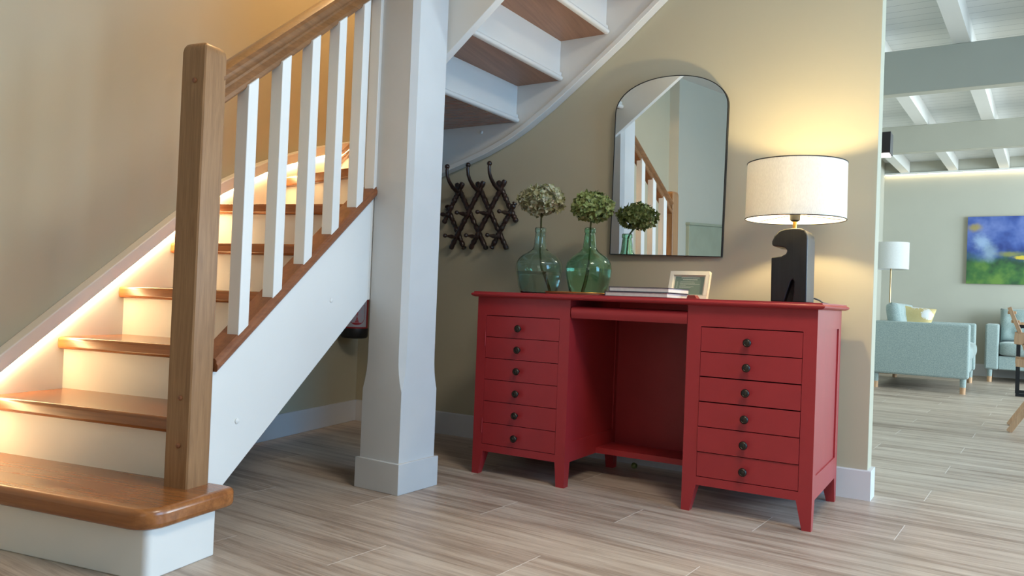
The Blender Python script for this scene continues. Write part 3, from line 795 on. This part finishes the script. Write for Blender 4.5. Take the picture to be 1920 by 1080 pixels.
# table lamp
def table_lamp():
    t_ = thing('table_lamp', 'black sculptural table lamp with a white drum shade on the red desk', 'lamp', dw(-0.1425, 0.28), DT)
    ox, oy, oz = -0.1425, 0.28, 0.788
    out = [(-0.206, 0.790), (-0.2085, 0.958), (-0.190, 0.9605), (-0.172, 0.963), (-0.156, 0.972), (-0.151, 0.984), (-0.158, 0.994), (-0.173, 0.998), (-0.203, 1.001), (-0.2085, 1.008), (-0.208, 1.020), (-0.200, 1.040), (-0.184, 1.058), (-0.160, 1.067), (-0.135, 1.069), (-0.106, 1.068), (-0.090, 1.061), (-0.081, 1.044), (-0.079, 1.029)]
    out += [(-0.0765, 0.790)]
    slit = [(-0.128, 0.790), (-0.1235, 0.829), (-0.1225, 0.868), (-0.128, 0.877), (-0.135, 0.870), (-0.158, 0.790)]
    pts = [(x-ox, z-oz-0.001) for x, z in out+slit]
    MB().prism([(x-ox, z-oz-0.001) for x, z in slit], 'y', 0.245-oy, 0.350-oy).build('base_recess', M['black_wood'], t_, smooth=False)
    MB().prism(pts, 'y', 0.20-oy, 0.355-oy).build('base', M['black_wood'], t_, bevel=0.005, seg=3, angle=40)
    MB().lathe([(0.009, 1.068-oz), (0.009, 1.072-oz), (0.0075, 1.073-oz), (0.0075, 1.102-oz)], 20).build('neck', M['brass'], t_)
    MB().lathe([(0.010, 1.100-oz), (0.0185, 1.106-oz), (0.0195, 1.125-oz), (0.017, 1.150-oz)], 24).build('socket', M['black'], t_)
    MB().sphere((0, 0, 1.185-oz), 0.028, 20, 14).build('bulb', M['bulb'], t_)
    R0, R1, z0, z1 = 0.1845, 0.1825, 1.108-oz, 1.323-oz
    MB().lathe([(R0, z0), (R1, z1), (R1-0.0015, z1), (R0-0.0015, z0), (R0, z0)], 96, cap=False).build('lamp_shade', M['shade'], t_, angle=60)
    for r_, z_ in ((R0, z0), (R1, z1)):
        MB().tube([(r_*math.cos(2*PI*k/96), r_*math.sin(2*PI*k/96), z_) for k in range(97)], 0.0021, 6).build('shade_trim', M['black'], t_)
    sp = MB()
    for k in range(3):
        a = 2*PI*k/3+0.5; sp.tube([(0.018*math.cos(a), 0.018*math.sin(a), z0+0.018), (R0*0.99*math.cos(a), R0*0.99*math.sin(a), z0+0.006)], 0.0012, 6)
    sp.build('shade_spider', M['metal_black'], t_)
    MB().tube([(0.045, 0.07, 0.018), (0.068, 0.080, 0.020), (0.082, 0.10, 0.014), (0.09, 0.14, 0.004), (0.095, 0.20, 0.003), (0.09, 0.27, 0.002), (0.088, 0.295, -0.02), (0.088, 0.30, -0.35)], 0.003, 8).build('power_cable', M['black'], t_)
    l = bpy.data.lights.new('lamp_bulb_light', 'POINT'); l.energy = 21; l.color = (1.0, 0.77, 0.40); l.shadow_soft_size = 0.03
    o = bpy.data.objects.new('lamp_bulb_light', l); C.objects.link(o); p = dw(ox, oy); o.location = (p.x, p.y, 1.225)
table_lamp()

# ------------------------------------------------------------------ mirror
def mirror():
    pts_ = []
    cx, hw, zb, zs, ap = -0.892, 0.2725, 0.990, 1.668, 1.826
    pts_.append((cx-hw, zb)); pts_.append((cx+hw, zb)); n = 28
    for k in range(n+1):
        a = PI*k/n; c, s_ = math.cos(a), math.sin(a)
        p = 2/2.12
        pts_.append((cx+hw*(abs(c)**p)*(1 if c >= 0 else -1), zs+(ap-zs)*(abs(s_)**p)))
    rot = Matrix.Rotation(0.018, 2)
    pts_ = [(cx+(x-cx)*math.cos(0.018)+(z-1.4)*math.sin(0.018), 1.4-(x-cx)*math.sin(0.018)+(z-1.4)*math.cos(0.018)) for x, z in pts_]
    t_ = thing('wall_mirror', 'arched wall mirror with a thin black rim above the red desk', 'mirror', (cx, -0.004, zb))
    t_.rotation_euler = (0.031, 0, 0.028)
    loc = [(x-cx, z-zb) for x, z in pts_]
    c_ = Vector((0, 0.4, 0))
    inner = [((x)*0.988, 0.42+(z-0.42)*0.9925) for x, z in loc]
    MB().prism(inner, 'y', -0.024, -0.006).build('mirror_glass', M['mirror'], t_, smooth=False)
    m = MB(); n = len(loc)
    vs_ = [(x, -0.026, z) for x, z in loc]+[(x, -0.026, z) for x, z in inner]+[(x, -0.001, z) for x, z in loc]+[(x, -0.001, z) for x, z in inner]
    fs = []
    for i in range(n):
        j = (i+1) % n
        fs += [(i, j, n+j, n+i), (2*n+i, 3*n+i, 3*n+j, 2*n+j), (i, 2*n+i, 2*n+j, j), (n+i, n+j, 3*n+j, 3*n+i)]
    m.add(vs_, fs).build('rim', M['metal_black'], t_, smooth=False)
mirror()

# ------------------------------------------------------------------ expanding coat rack
def coat_rack():
    t_ = thing('coat_rack', 'dark turned wooden expanding coat rack with curved hooks on wall', 'coat rack', (-1.96, 0, 1.215))
    xm = [-2.160, -2.024, -1.889, -1.753]; xt = [-2.095, -1.957, -1.821]
    zt_, zm, zb_ = 0.119, 0.0, -0.118
    def turned(p0, p1, y):
        p0 = Vector((p0[0]+1.96, y, p0[1])); p1 = Vector((p1[0]+1.96, y, p1[1]))
        L_ = (p1-p0).length; d_ = (p1-p0).normalized()
        prof = []
        n = 44
        for i in range(n+1):
            s_ = i/n*L_; 
            ph = (s_ % 0.044)/0.044
            r_ = 0.0088+0.0062*math.sin(PI*ph)**1.3+(0.0046 if (ph < 0.09 or ph > 0.91) else 0)
            e = min(s_, L_-s_)
            if e < 0.012: r_ = 0.0145
            if 0.012 <= e < 0.017: r_ = 0.0085
            if e < 0.001: r_ = 0.011
            prof.append((r_, s_))
        q = d_.to_track_quat('Z', 'Y').to_matrix().to_4x4()
        return MB().lathe(prof, 12, Matrix.Translation(p0) @ q)
    e = 0.52
    dn = lambda x0, z0, x1, z1, ea, eb: ((x0-(x1-x0)*ea, z0-(z1-z0)*ea), (x1+(x1-x0)*eb, z1+(z1-z0)*eb))
    full = 0.42
    # rods leaning one way: top i -> mid i+1 -> bottom i+1
    back = [dn(xt[0], zt_, xm[1], zm, full, 1+0.62), dn(xt[1], zt_, xm[2], zm, full, 1+0.62), dn(xt[2], zt_, xm[3], zm, full, 0.42), dn(xm[0], zm, xt[0], zb_, 0.42, 0.62)]
    front = [dn(xt[0], zt_, xm[0], zm, full, 0.42), dn(xt[1], zt_, xm[1], zm, full, 1+0.62), dn(xt[2], zt_, xm[2], zm, full, 1+0.62), dn(xm[3], zm, xt[2], zb_, 0.42, 0.62)]
    for p0, p1 in back: turned(p0, p1, -0.016).build('rod', M['rack'], t_, angle=60)
    for p0, p1 in front: turned(p0, p1, -0.036).build('rod', M['rack'], t_, angle=60)
    def peg(x, z):
        MB().lathe([(0.010, 0), (0.011, 0.006), (0.008, 0.010), (0.0085, 0.030), (0.0115, 0.045), (0.0115, 0.055), (0.008, 0.070), (0.0065, 0.084), (0.0050, 0.090), (0.0050, 0.094), (0.0085, 0.097), (0.0115, 0.104), (0.0105, 0.112), (0.005, 0.1175), (0.0005, 0.118)], 14,
                   Matrix.Translation((x+1.96, -0.034, z)) @ Matrix.Rotation(PI/2, 4, 'X')).build('peg', M['rack'], t_, angle=60)
    for x in xm: peg(x, zm-0.008)
    for x in xt: peg(x, zb_-0.012)
    for x in xt:
        X_ = x+1.96
        path = [(X_, -0.030, zt_-0.002), (X_, -0.060, zt_+0.004), (X_, -0.095, zt_+0.020), (X_, -0.125, zt_+0.046), (X_, -0.143, zt_+0.072), (X_, -0.148, zt_+0.100), (X_, -0.147, zt_+0.112)]
        h = MB().tube(path, [0.012, 0.0115, 0.0105, 0.0095, 0.009, 0.0085, 0.008], 12)
        h.sphere((X_, -0.146, zt_+0.122), 0.0135, 16, 12)
        h.build('hook', M['rack'], t_, angle=60)
coat_rack()

# ------------------------------------------------------------------ fire extinguisher under the stairs
def extinguisher():
    px_, py_ = -2.700, -0.165
    t_ = thing('fire_extinguisher', 'red fire extinguisher with a black foot hung on wall under stairs', 'fire extinguisher', (px_, py_, 0.50))
    def lab():
        t2 = NT('extinguisher_red'); t2.set(color=srgb(150, 18, 24), rough=0.3); return t2.m
    MB().lathe([(0.060, 0.052), (0.0745, 0.058), (0.0745, 0.34), (0.066, 0.385), (0.040, 0.41), (0.022, 0.42), (0.022, 0.44)], 40).build('cylinder', lab(), t_, angle=50)
    MB().lathe([(0.058, 0.0), (0.068, 0.002), (0.076, 0.012), (0.0765, 0.054), (0.0755, 0.058)], 40).build('foot', M['black'], t_, angle=50)
    # printed label: white band with a red shield facing the hall
    lb = MB(); n = 24; vs_ = []; fs = []
    a0, a1 = math.radians(-130), math.radians(10)
    for z in (0.066, 0.27):
        for k in range(n+1):
            a = a0+(a1-a0)*k/n; vs_.append((0.0752*math.cos(a), 0.0752*math.sin(a), z))
    for k in range(n): fs.append((k, k+1, n+2+k, n+1+k))
    MB().add(vs_, fs).build('label', plain('label_white', srgb(176, 170, 176), rough=0.4), t_)
    def patch(rad, ca, cz, wa, hz, name, mat, shield=True):
        vs_ = [(rad*math.cos(ca), rad*math.sin(ca), cz)]; fs = []; n = 24
        for k in range(n):
            q = 2*PI*k/n; x = math.cos(q); z = math.sin(q)
            if shield and z > 0: x = max(-1, min(1, x*1.9)); z *= 1.6
            a = ca+wa*x; vs_.append((rad*math.cos(a), rad*math.sin(a), cz+hz*z))
        fs = [(0, 1+k, 1+(k+1) % n) for k in range(n)]
        return vs_, fs
    v, f_ = patch(0.0757, math.radians(-38), 0.125, math.radians(36), 0.048, '', None)
    MB().add(v, f_).build('label_shield', plain('label_red', srgb(158, 22, 30), rough=0.4), t_)
    tx = MB(); rnd = random.Random(5)
    for i in range(13):
        z = 0.092+0.0085*i; a = math.radians(-58+rnd.uniform(0, 8)); e_ = math.radians(-18-rnd.uniform(0, 8))
        while a < e_:
            w_ = math.radians(rnd.uniform(2, 5)); r_ = 0.0761
            tx.add([(r_*math.cos(a), r_*math.sin(a), z), (r_*math.cos(a+w_), r_*math.sin(a+w_), z), (r_*math.cos(a+w_), r_*math.sin(a+w_), z+0.0028), (r_*math.cos(a), r_*math.sin(a), z+0.0028)], [(0,1,2,3)])
            a += w_+math.radians(1.4)
    tx.build('label_print', plain('label_print_pink', srgb(208, 150, 156), rough=0.4), t_)
    MB().box(-0.03, 0.03, 0.07, 0.160, 0.30, 0.36).build('wall_bracket', M['metal_black'], t_, bevel=0.003)
    MB().box(-0.012, 0.012, -0.05, 0.03, 0.44, 0.455).box(-0.012, 0.012, -0.07, 0.02, 0.475, 0.485).lathe([(0.014, 0.44), (0.014, 0.475)], 16).build('valve_lever', M['metal_black'], t_)
    pts_ = [(0.02, -0.02, 0.45), (0.06, -0.05, 0.45), (0.085, -0.055, 0.40), (0.088, -0.05, 0.30), (0.084, -0.04, 0.20)]
    MB().tube(pts_, 0.008, 10).build('hose', M['black'], t_)
extinguisher()

# dried leaf under the desk
lf = MB(); rnd = random.Random(9)
for i in range(26):
    dv = Vector((rnd.gauss(0, 1), rnd.gauss(0, 1), rnd.gauss(0, 1))).normalized(); c = dv*0.010; tx_ = dv.orthogonal().normalized(); ty_ = dv.cross(tx_)
    lf.add([c+tx_*0.009, c+ty_*0.007+dv*0.004, c-tx_*0.008, c-ty_*0.008+dv*0.003], [(0,1,2,3)])
lf.sphere((0,0,0), 0.010, 10, 8)
lo = lf.build('dried_floret', M['petal_green']); lo.location = (-0.975, -0.10, 0.012)
tag(lo, 'small green dried flower cluster fallen on the floor beneath the desk', 'flower')

# ------------------------------------------------------------------ living room: beams, rafters, cove
def beam(y0, label):
    o = MB().box(-1.03, 5.45, y0, y0+0.10, 2.362 if y0 < 4 else 2.408, 2.68).build('ceiling_beam', M['wall_cool'], bevel=0.004)
    return tag(o, label, 'beam', 'cross beams of the living room ceiling')
beam(2.79, 'wide pale green-grey cross beam nearest to the hall, under rafters')
beam(5.36, 'wide pale green-grey cross beam further back, nearest the far wall')
raf = None
for i in range(-2, 11):
    x = 0.085+0.572*i
    m = MB(); sl = 0.042
    y0, y1 = 0.12, 8.34
    xa = x+(y0-2.82)*sl; xb = x+(y1-2.82)*sl
    if xa < -1.0 and xb < -1.0: continue
    if min(xa, xb) < -1.02:
        y0 = max(y0, 2.82+(-1.02-x)/sl); xa = x+(y0-2.82)*sl
    if xb+0.11 > 5.44: continue
    vs_ = [(xa, y0, 2.68), (xa+0.108, y0, 2.68), (xb+0.108, y1, 2.68), (xb, y1, 2.68), (xa, y0, 2.83), (xa+0.108, y0, 2.83), (xb+0.108, y1, 2.83), (xb, y1, 2.83)]
    o = m.add(vs_, [(3,2,1,0), (4,5,6,7), (0,1,5,4), (1,2,6,5), (2,3,7,6), (3,0,4,7)]).build('ceiling_rafter', M['white'], smooth=False)
    tag(o, 'white painted ceiling rafter resting on the cross beams of living room', 'rafter', 'white rafters of the living room ceiling')
cv = MB().box(-1.03, 5.45, 8.31, 8.349, 2.655, 2.68).build('trim_1', M['white'], smooth=False); struct(cv)
cl = MB().box(-1.02, 5.44, 8.312, 8.335, 2.650, 2.6548).build('cove_light_strip', M['led_far'])
tag(cl, 'warm glowing light strip along the top of the far wall', 'light')
# matching boards above the cove between rafters stay open to the ceiling

# ceiling/wall spot just past the wall end
def spot():
    t_ = thing('wall_spotlight', 'black box spotlight with glowing lens beyond the end of beige wall', 'spotlight', (-0.03, 0.25, 1.497))
    MB().box(-0.05, 0.05, -0.045, 0.045, -0.044, 0.047).build('housing', M['metal_black'], t_, bevel=0.001)
    MB().box(-0.044, 0.044, -0.040, 0.040, -0.050, -0.044).build('lens', M['spot_lens'], t_, smooth=False)
    MB().box(-0.05, -0.006, -0.15, 0.02, 0.047, 0.175).build('wall_bracket', plain('grey_bracket', srgb(120, 128, 128), rough=0.5), t_, smooth=False)
spot()

# ------------------------------------------------------------------ sofas
def cushion(x0, x1, y0, y1, z0, z1, puff=0.02, tuft=None, nx=12, nz=8, face='z'):
    """soft cushion: rounded box with a puffed surface"""
    m = MB(); N = 12
    vs_ = []; idx = {}
    import itertools
    def P(u, v, w_):
        # superellipsoid-like mapping from cube surface
        x, y, z = u, v, w_
        k = (abs(x)**8+abs(y)**8+abs(z)**8)**(1/8)
        x, y, z = x/k, y/k, z/k
        bul = 1+puff*((1-x*x)*(1-y*y)+(1-y*y)*(1-z*z)+(1-x*x)*(1-z*z))
        return ((x0+x1)/2+(x1-x0)/2*x*(1+puff*(1-y*y)*(1-z*z)*1.5), (y0+y1)/2+(y1-y0)/2*y*(1+puff*2*(1-x*x)*(1-z*z)), (z0+z1)/2+(z1-z0)/2*z*(1+puff*3*(1-x*x)*(1-y*y)))
    for ax in range(3):
        for sg in (-1, 1):
            base = len(vs_); 
            for i in range(N+1):
                for j in range(N+1):
                    a = -1+2*i/N; b = -1+2*j/N; a = math.sin(a*PI/2)*0.5+a*0.5; b = math.sin(b*PI/2)*0.5+b*0.5
                    c = [0, 0, 0]; c[ax] = sg; c[(ax+1) % 3] = a; c[(ax+2) % 3] = b
                    vs_.append(P(*c))
            m.f += [(base+i*(N+1)+j, base+i*(N+1)+j+1, base+(i+1)*(N+1)+j+1, base+(i+1)*(N+1)+j) for i in range(N) for j in range(N)]
    m.v = vs_; m.mi = [0]*len(m.f)
    return m
def tufted_back(W_, D_, H_, cols, rows):
    """upright cushion, front towards -y, with button dimples"""
    nx, nz = 36, 20; m = MB(); vs_ = []; fs = []
    bx = [W_*((i+0.5)/cols-0.5) for i in range(cols)]; bz = [H_*(j+0.6)/(rows+0.3) for j in range(rows)]
    for i in range(nx+1):
        for j in range(nz+1):
            u = -1+2*i/nx; v = -1+2*j/nz
            ex = (1-abs(u)**7)**(1/3.5)*(1-abs(v)**7)**(1/3.5)
            x = W_/2*u; z = H_/2*(1+v)
            d_ = sum(math.exp(-((x-a)**2+(z-b)**2)/0.0022) for a in bx for b in bz)
            seam = sum(math.exp(-((z-b)**2)/0.0003) for b in bz)*0.25+sum(math.exp(-((x-a)**2)/0.0003) for a in bx)*0.25
            vs_.append((x, -D_/2-D_/2*ex*(1-0.28*min(1, d_)-0.12*min(1, seam)), z))
    n0 = len(vs_)
    for i in range(nx):
        for j in range(nz): fs.append((i*(nz+1)+j, i*(nz+1)+j+1, (i+1)*(nz+1)+j+1, (i+1)*(nz+1)+j))
    for i in range(nx+1):
        for j in range(nz+1):
            u = -1+2*i/nx; v = -1+2*j/nz
            ex = (1-abs(u)**7)**(1/3.5)*(1-abs(v)**7)**(1/3.5)
            vs_.append((W_/2*u, -D_/2+D_/2*ex*0.8, H_/2*(1+v)))
    for i in range(nx):
        for j in range(nz): fs.append((n0+i*(nz+1)+j, n0+(i+1)*(nz+1)+j, n0+(i+1)*(nz+1)+j+1, n0+i*(nz+1)+j+1))
    m.add(vs_, fs); return m

def sofa(name, loc, rotz, W_, label, cat='sofa', arm=0.14, aH=0.535, D_=0.88, seats=2, bH=0.70):
    """front faces -y, origin at the middle of the footprint; z of legs 0.15"""
    t_ = thing(name, label, cat, loc, rotz)
    f = M['sofa']; z0 = 0.15
    for s_ in (-1, 1):
        x0, x1 = (-W_/2, -W_/2+arm) if s_ < 0 else (W_/2-arm, W_/2)
        MB().box(x0, x1, -D_/2, D_/2, z0, z0+aH).build('armrest', f, t_, bevel=0.022, seg=4)
    MB().box(-W_/2+arm, W_/2-arm, -D_/2+0.03, D_/2, z0, z0+0.16).build('seat_base', f, t_, bevel=0.012, seg=3)
    MB().box(-W_/2+arm, W_/2-arm, D_/2-0.16, D_/2, z0+0.16, z0+aH).build('back_frame', f, t_, bevel=0.02, seg=3)
    iw = (W_-2*arm)
    for k in range(seats):
        cx = -iw/2+iw/seats*(k+0.5); cw = iw/seats-0.006
        cushion(cx-cw/2, cx+cw/2, -D_/2-0.005, D_/2-0.30, z0+0.165, z0+0.325, 0.035).build('seat_cushion', f, t_, angle=80)
        b = tufted_back(cw, 0.17, 0.42, 3, 2)
        m4 = Matrix.Translation((cx, D_/2-0.14, z0+0.30)) @ Matrix.Rotation(math.radians(-9), 4, 'X')
        b.v = [tuple(m4 @ Vector(v)) for v in b.v]
        b.build('back_cushion', f, t_, angle=80)
    for sx in (-1, 1):
        for sy in (-1, 1):
            m4 = Matrix.Translation((sx*(W_/2-0.055), sy*(D_/2-0.05), 0))
            lg = MB().lathe([(0.026, 0.065), (0.029, z0+0.004)], 20, m4).build('leg', f, t_)
            MB().lathe([(0.0245, 0), (0.0262, 0.066)], 20, m4).build('leg_tip', M['pale_wood'], lg)
    return t_
# sofa seen from its end; faces +x
sofa('sofa', (-0.285, 6.17, 0), PI/2, 1.72, 'light blue tufted sofa seen from its side with a patterned cushion', D_=0.88, seats=2)
# sofa against the far wall, facing the hall
sofa('sofa', (1.13, 7.82, 0), 0, 1.79, 'light blue tufted sofa standing below the landscape picture', D_=0.88, seats=2)

def pillow():
    t2 = NT('mustard_floral_fabric'); v = t2.coord()
    vo = t2.n('ShaderNodeTexVoronoi'); vo.inputs['Scale'].default_value = 6.5; t2.l(v, vo.inputs['Vector'])
    n = t2.noise(v, 42, 3, 0.7, 1.0)
    f = t2.math('ADD', t2.math('MULTIPLY', vo.outputs['Distance'], 1.0), t2.math('MULTIPLY', n, 0.55))
    t2.l(t2.ramp(f, [(0.50, srgb(226, 226, 226)), (0.66, srgb(220, 218, 210)), (0.68, srgb(196, 176, 122)), (0.95, srgb(202, 184, 132))]), t2.b.inputs['Base Color']); t2.set(rough=0.9)
    m = MB(); N = 20; vs_ = []; fs = []
    for sgn in (1, -1):
        for i in range(N+1):
            for j in range(N+1):
                u = -1+2*i/N; w_ = -1+2*j/N
                pinch = 1-0.10*(1-abs(u*w_))*max(abs(u), abs(w_))**3
                th = 0.075*((1-u**4)*(1-w_**4))**0.55
                vs_.append((0.235*u*pinch, sgn*th, 0.155*w_*pinch))
    q = (N+1)**2
    for i in range(N):
        for j in range(N):
            a = i*(N+1)+j; fs.append((a, a+1, a+N+2, a+N+1)); fs.append((q+a, q+a+N+1, q+a+N+2, q+a+1))
    m.add(vs_, fs); o = m.build('scatter_cushion', t2.m, angle=80)
    o.location = (-0.435, 5.95, 0.705); o.rotation_euler = (math.radians(-14), math.radians(7), math.radians(-4))
    tag(o, 'mustard scatter cushion with white flowers lying on the side-on sofa', 'cushion')
pillow()

# ------------------------------------------------------------------ floor lamp in the corner
def floor_lamp():
    t_ = thing('floor_lamp', 'floor lamp with a white drum shade in the living room corner', 'lamp', (-0.82, 7.55, 0))
    MB().lathe([(0.14, 0), (0.14, 0.014), (0.13, 0.020), (0.02, 0.026)], 40).build('base', M['chrome'], t_)
    MB().lathe([(0.010, 0.02), (0.010, 1.42)], 16).build('pole', M['chrome'], t_)
    MB().lathe([(0.205, 1.325), (0.205, 1.665), (0.203, 1.665), (0.203, 1.325), (0.205, 1.325)], 64, cap=False).build('lamp_shade', M['shade_far'], t_, angle=60)
    MB().sphere((0, 0, 1.47), 0.03, 16, 12).tube([(0.19, 0, 1.42), (0, 0, 1.42), (-0.19, 0, 1.42)], 0.003, 6).build('bulb_holder', M['frame_white'], t_)
floor_lamp()

# ------------------------------------------------------------------ landscape picture on the far wall
def picture():
    x0, x1, z0, z1 = -0.017, 1.30, 1.190, 2.062
    t2 = NT('blurred_meadow_print')
    tc = t2.n('ShaderNodeTexCoord'); sp = t2.n('ShaderNodeSeparateXYZ'); t2.l(tc.outputs['Object'], sp.inputs[0])
    U = t2.math('DIVIDE', sp.outputs[0], x1-x0); V = t2.math('DIVIDE', sp.outputs[2], z1-z0)
    vec = t2.coord(); n1 = t2.noise(vec, 3.5, 3); n2 = t2.noise(vec, 11, 4)
    sky = t2.ramp(n1, [(0.35, srgb(44, 62, 128)), (0.5, srgb(70, 94, 164)), (0.68, srgb(112, 130, 190))])
    gr = t2.ramp(t2.noise(vec, 4.5, 3), [(0.35, srgb(42, 76, 50)), (0.5, srgb(62, 108, 54)), (0.65, srgb(104, 140, 62))])
    edge = t2.math('ADD', V, t2.math('MULTIPLY', t2.math('SUBTRACT', n1, 0.5), 0.25))
    mk = t2.n('ShaderNodeMapRange'); mk.interpolation_type = 'SMOOTHSTEP'; t2.l(edge, mk.inputs[0]); mk.inputs[1].default_value = 0.30; mk.inputs[2].default_value = 0.50
    c = t2.mix(mk.outputs[0], gr, sky)
    def blob(cx, cz, rx, rz, col, amt, base, soft=1.0):
        dx = t2.math('DIVIDE', t2.math('SUBTRACT', U, cx), rx); dz = t2.math('DIVIDE', t2.math('SUBTRACT', V, cz), rz)
        dd = t2.math('SQRT', t2.math('ADD', t2.math('MULTIPLY', dx, dx), t2.math('MULTIPLY', dz, dz)))
        dd = t2.math('ADD', dd, t2.math('MULTIPLY', t2.math('SUBTRACT', n2, 0.5), 1.1))
        mr = t2.n('ShaderNodeMapRange'); mr.interpolation_type = 'SMOOTHSTEP'; t2.l(dd, mr.inputs[0]); mr.inputs[1].default_value = 1.0+0.2*soft; mr.inputs[2].default_value = 1.0-0.8*soft
        return t2.mix(t2.math('MULTIPLY', mr.outputs[0], amt), base, col)
    c = blob(0.06, 0.84, 0.07, 0.07, srgb(170, 150, 62), 0.8, c)
    c = blob(0.12, 0.62, 0.09, 0.13, srgb(160, 184, 214), 0.85, c)
    c = blob(0.19, 0.47, 0.07, 0.17, srgb(150, 174, 190), 0.7, c)
    c = blob(0.36, 0.44, 0.12, 0.05, srgb(150, 150, 60), 0.7, c)
    c = blob(0.47, 0.39, 0.10, 0.035, srgb(224, 196, 60), 0.9, c, 0.5)
    c = blob(0.70, 0.50, 0.18, 0.06, srgb(228, 196, 62), 0.9, c, 0.5)
    c = blob(0.62, 0.34, 0.14, 0.05, srgb(214, 222, 236), 0.9, c, 0.5)
    t2.l(c, t2.b.inputs['Base Color']); t2.set(rough=0.55)
    t_ = thing('landscape_picture', 'unframed blue and green blurred meadow picture on the far wall', 'picture', (x0, 8.349, z0))
    MB().box(0, x1-x0, -0.040, -0.0385, 0, z1-z0).build('print', t2.m, t_, smooth=False)
    MB().box(0.001, x1-x0-0.001, -0.0385, 0, 0.001, z1-z0-0.001).build('canvas_edge', plain('canvas_edge_paint', srgb(186, 176, 160), rough=0.7), t_, smooth=False)
picture()

# ------------------------------------------------------------------ wooden lounge chair and black table frame at the right edge
def lounge_chair():
    t_ = thing('wooden_chair', 'pale wooden chair with slanted legs cut off by the right edge', 'chair', (0.80, 2.95, 0))
    ox, oy = 0.80, 2.95
    P = M['pale_wood']
    def bar(p0, p1, w_, h_, name, side=Vector((0, 1, 0))):
        p0 = Vector(p0)-Vector((ox, oy, 0)); p1 = Vector(p1)-Vector((ox, oy, 0)); d_ = (p1-p0).normalized(); n_ = d_.cross(side).normalized(); s2 = n_.cross(d_)
        vs_ = [p+s2*a*w_/2+n_*b*h_/2 for p in (p0, p1) for a, b in ((-1,-1), (1,-1), (1,1), (-1,1))]
        return MB().add(vs_, [(0,1,2,3), (4,5,6,7), (0,1,5,4), (1,2,6,5), (2,3,7,6), (3,0,4,7)]).build(name, P, t_, bevel=0.003)
    for y in (2.75, 3.16):
        bar((0.488, y, 0.003), (0.76, y, 0.455), 0.042, 0.034, 'leg')
        bar((1.12, y, 0.003), (0.93, y, 0.455), 0.042, 0.034, 'leg')
        bar((0.505, y, 0.628), (1.10, y, 0.590), 0.045, 0.076, 'arm_rail')
        bar((0.515, y, 0.466), (1.10, y, 0.430), 0.045, 0.050, 'seat_rail')
        bar((0.470, y, 0.835), (0.535, y, 0.665), 0.050, 0.024, 'back_post')
        bar((0.56, y, 0.60), (0.60, y, 0.46), 0.045, 0.03, 'arm_support')
        bar((1.06, y, 0.60), (1.06, y, 0.44), 0.045, 0.03, 'arm_support')
    for z, x in ((0.80, 0.486), (0.74, 0.508)):
        bar((x, 2.77, z), (x, 3.14, z), 0.02, 0.05, 'back_slat', Vector((0, 0, 1)))
    for k in range(6):
        x = 0.60+0.085*k; bar((x, 2.775, 0.470-0.0055*k), (x, 3.135, 0.470-0.0055*k), 0.014, 0.06, 'seat_slat', Vector((0, 0, 1)))
    return t_
lounge_chair()
def side_table():
    t_ = thing('coffee_table', 'black square-tube table frame behind the pale wooden chair', 'table', (0.90, 4.6, 0))
    m = MB(); s_ = 0.032
    def fr(y):
        x0, x1 = -0.36, 0.36
        return MB().box(x0, x0+s_, y, y+s_, 0, 0.70).box(x1-s_, x1, y, y+s_, 0, 0.70).box(x0+s_, x1-s_, y, y+s_, 0, s_).box(x0+s_, x1-s_, y, y+s_, 0.70-s_, 0.70)
    fr(1.05).build('leg_frame', M['metal_black'], t_, smooth=False)
    fr(1.45).build('leg_frame', M['metal_black'], t_, smooth=False)
    MB().box(-0.37, 0.37, 1.0, 1.5, 0.70, 0.725).build('table_top', M['pale_wood'], t_, bevel=0.003)
side_table()

# low panel by the front-left wall (seen only in the mirror)
lp = MB().prism([tuple(s2w(a, b).xy) for a, b in ((0.10, -4.03), (0.135, -4.03), (0.135, -5.0), (0.10, -5.0))], 'z', 0, 1.30).prism([tuple(s2w(a, b).xy) for a, b in ((0.10, -4.02), (0.15, -4.02), (0.15, -5.01), (0.10, -5.01))], 'z', 1.30, 1.325).build('low_wall_panel', paint('sage_grey_panel', srgb(150, 156, 136), 0.6), bevel=0.003)
tag(lp, 'low sage-grey wall panel with a ledge, visible in the arched mirror', 'panel')
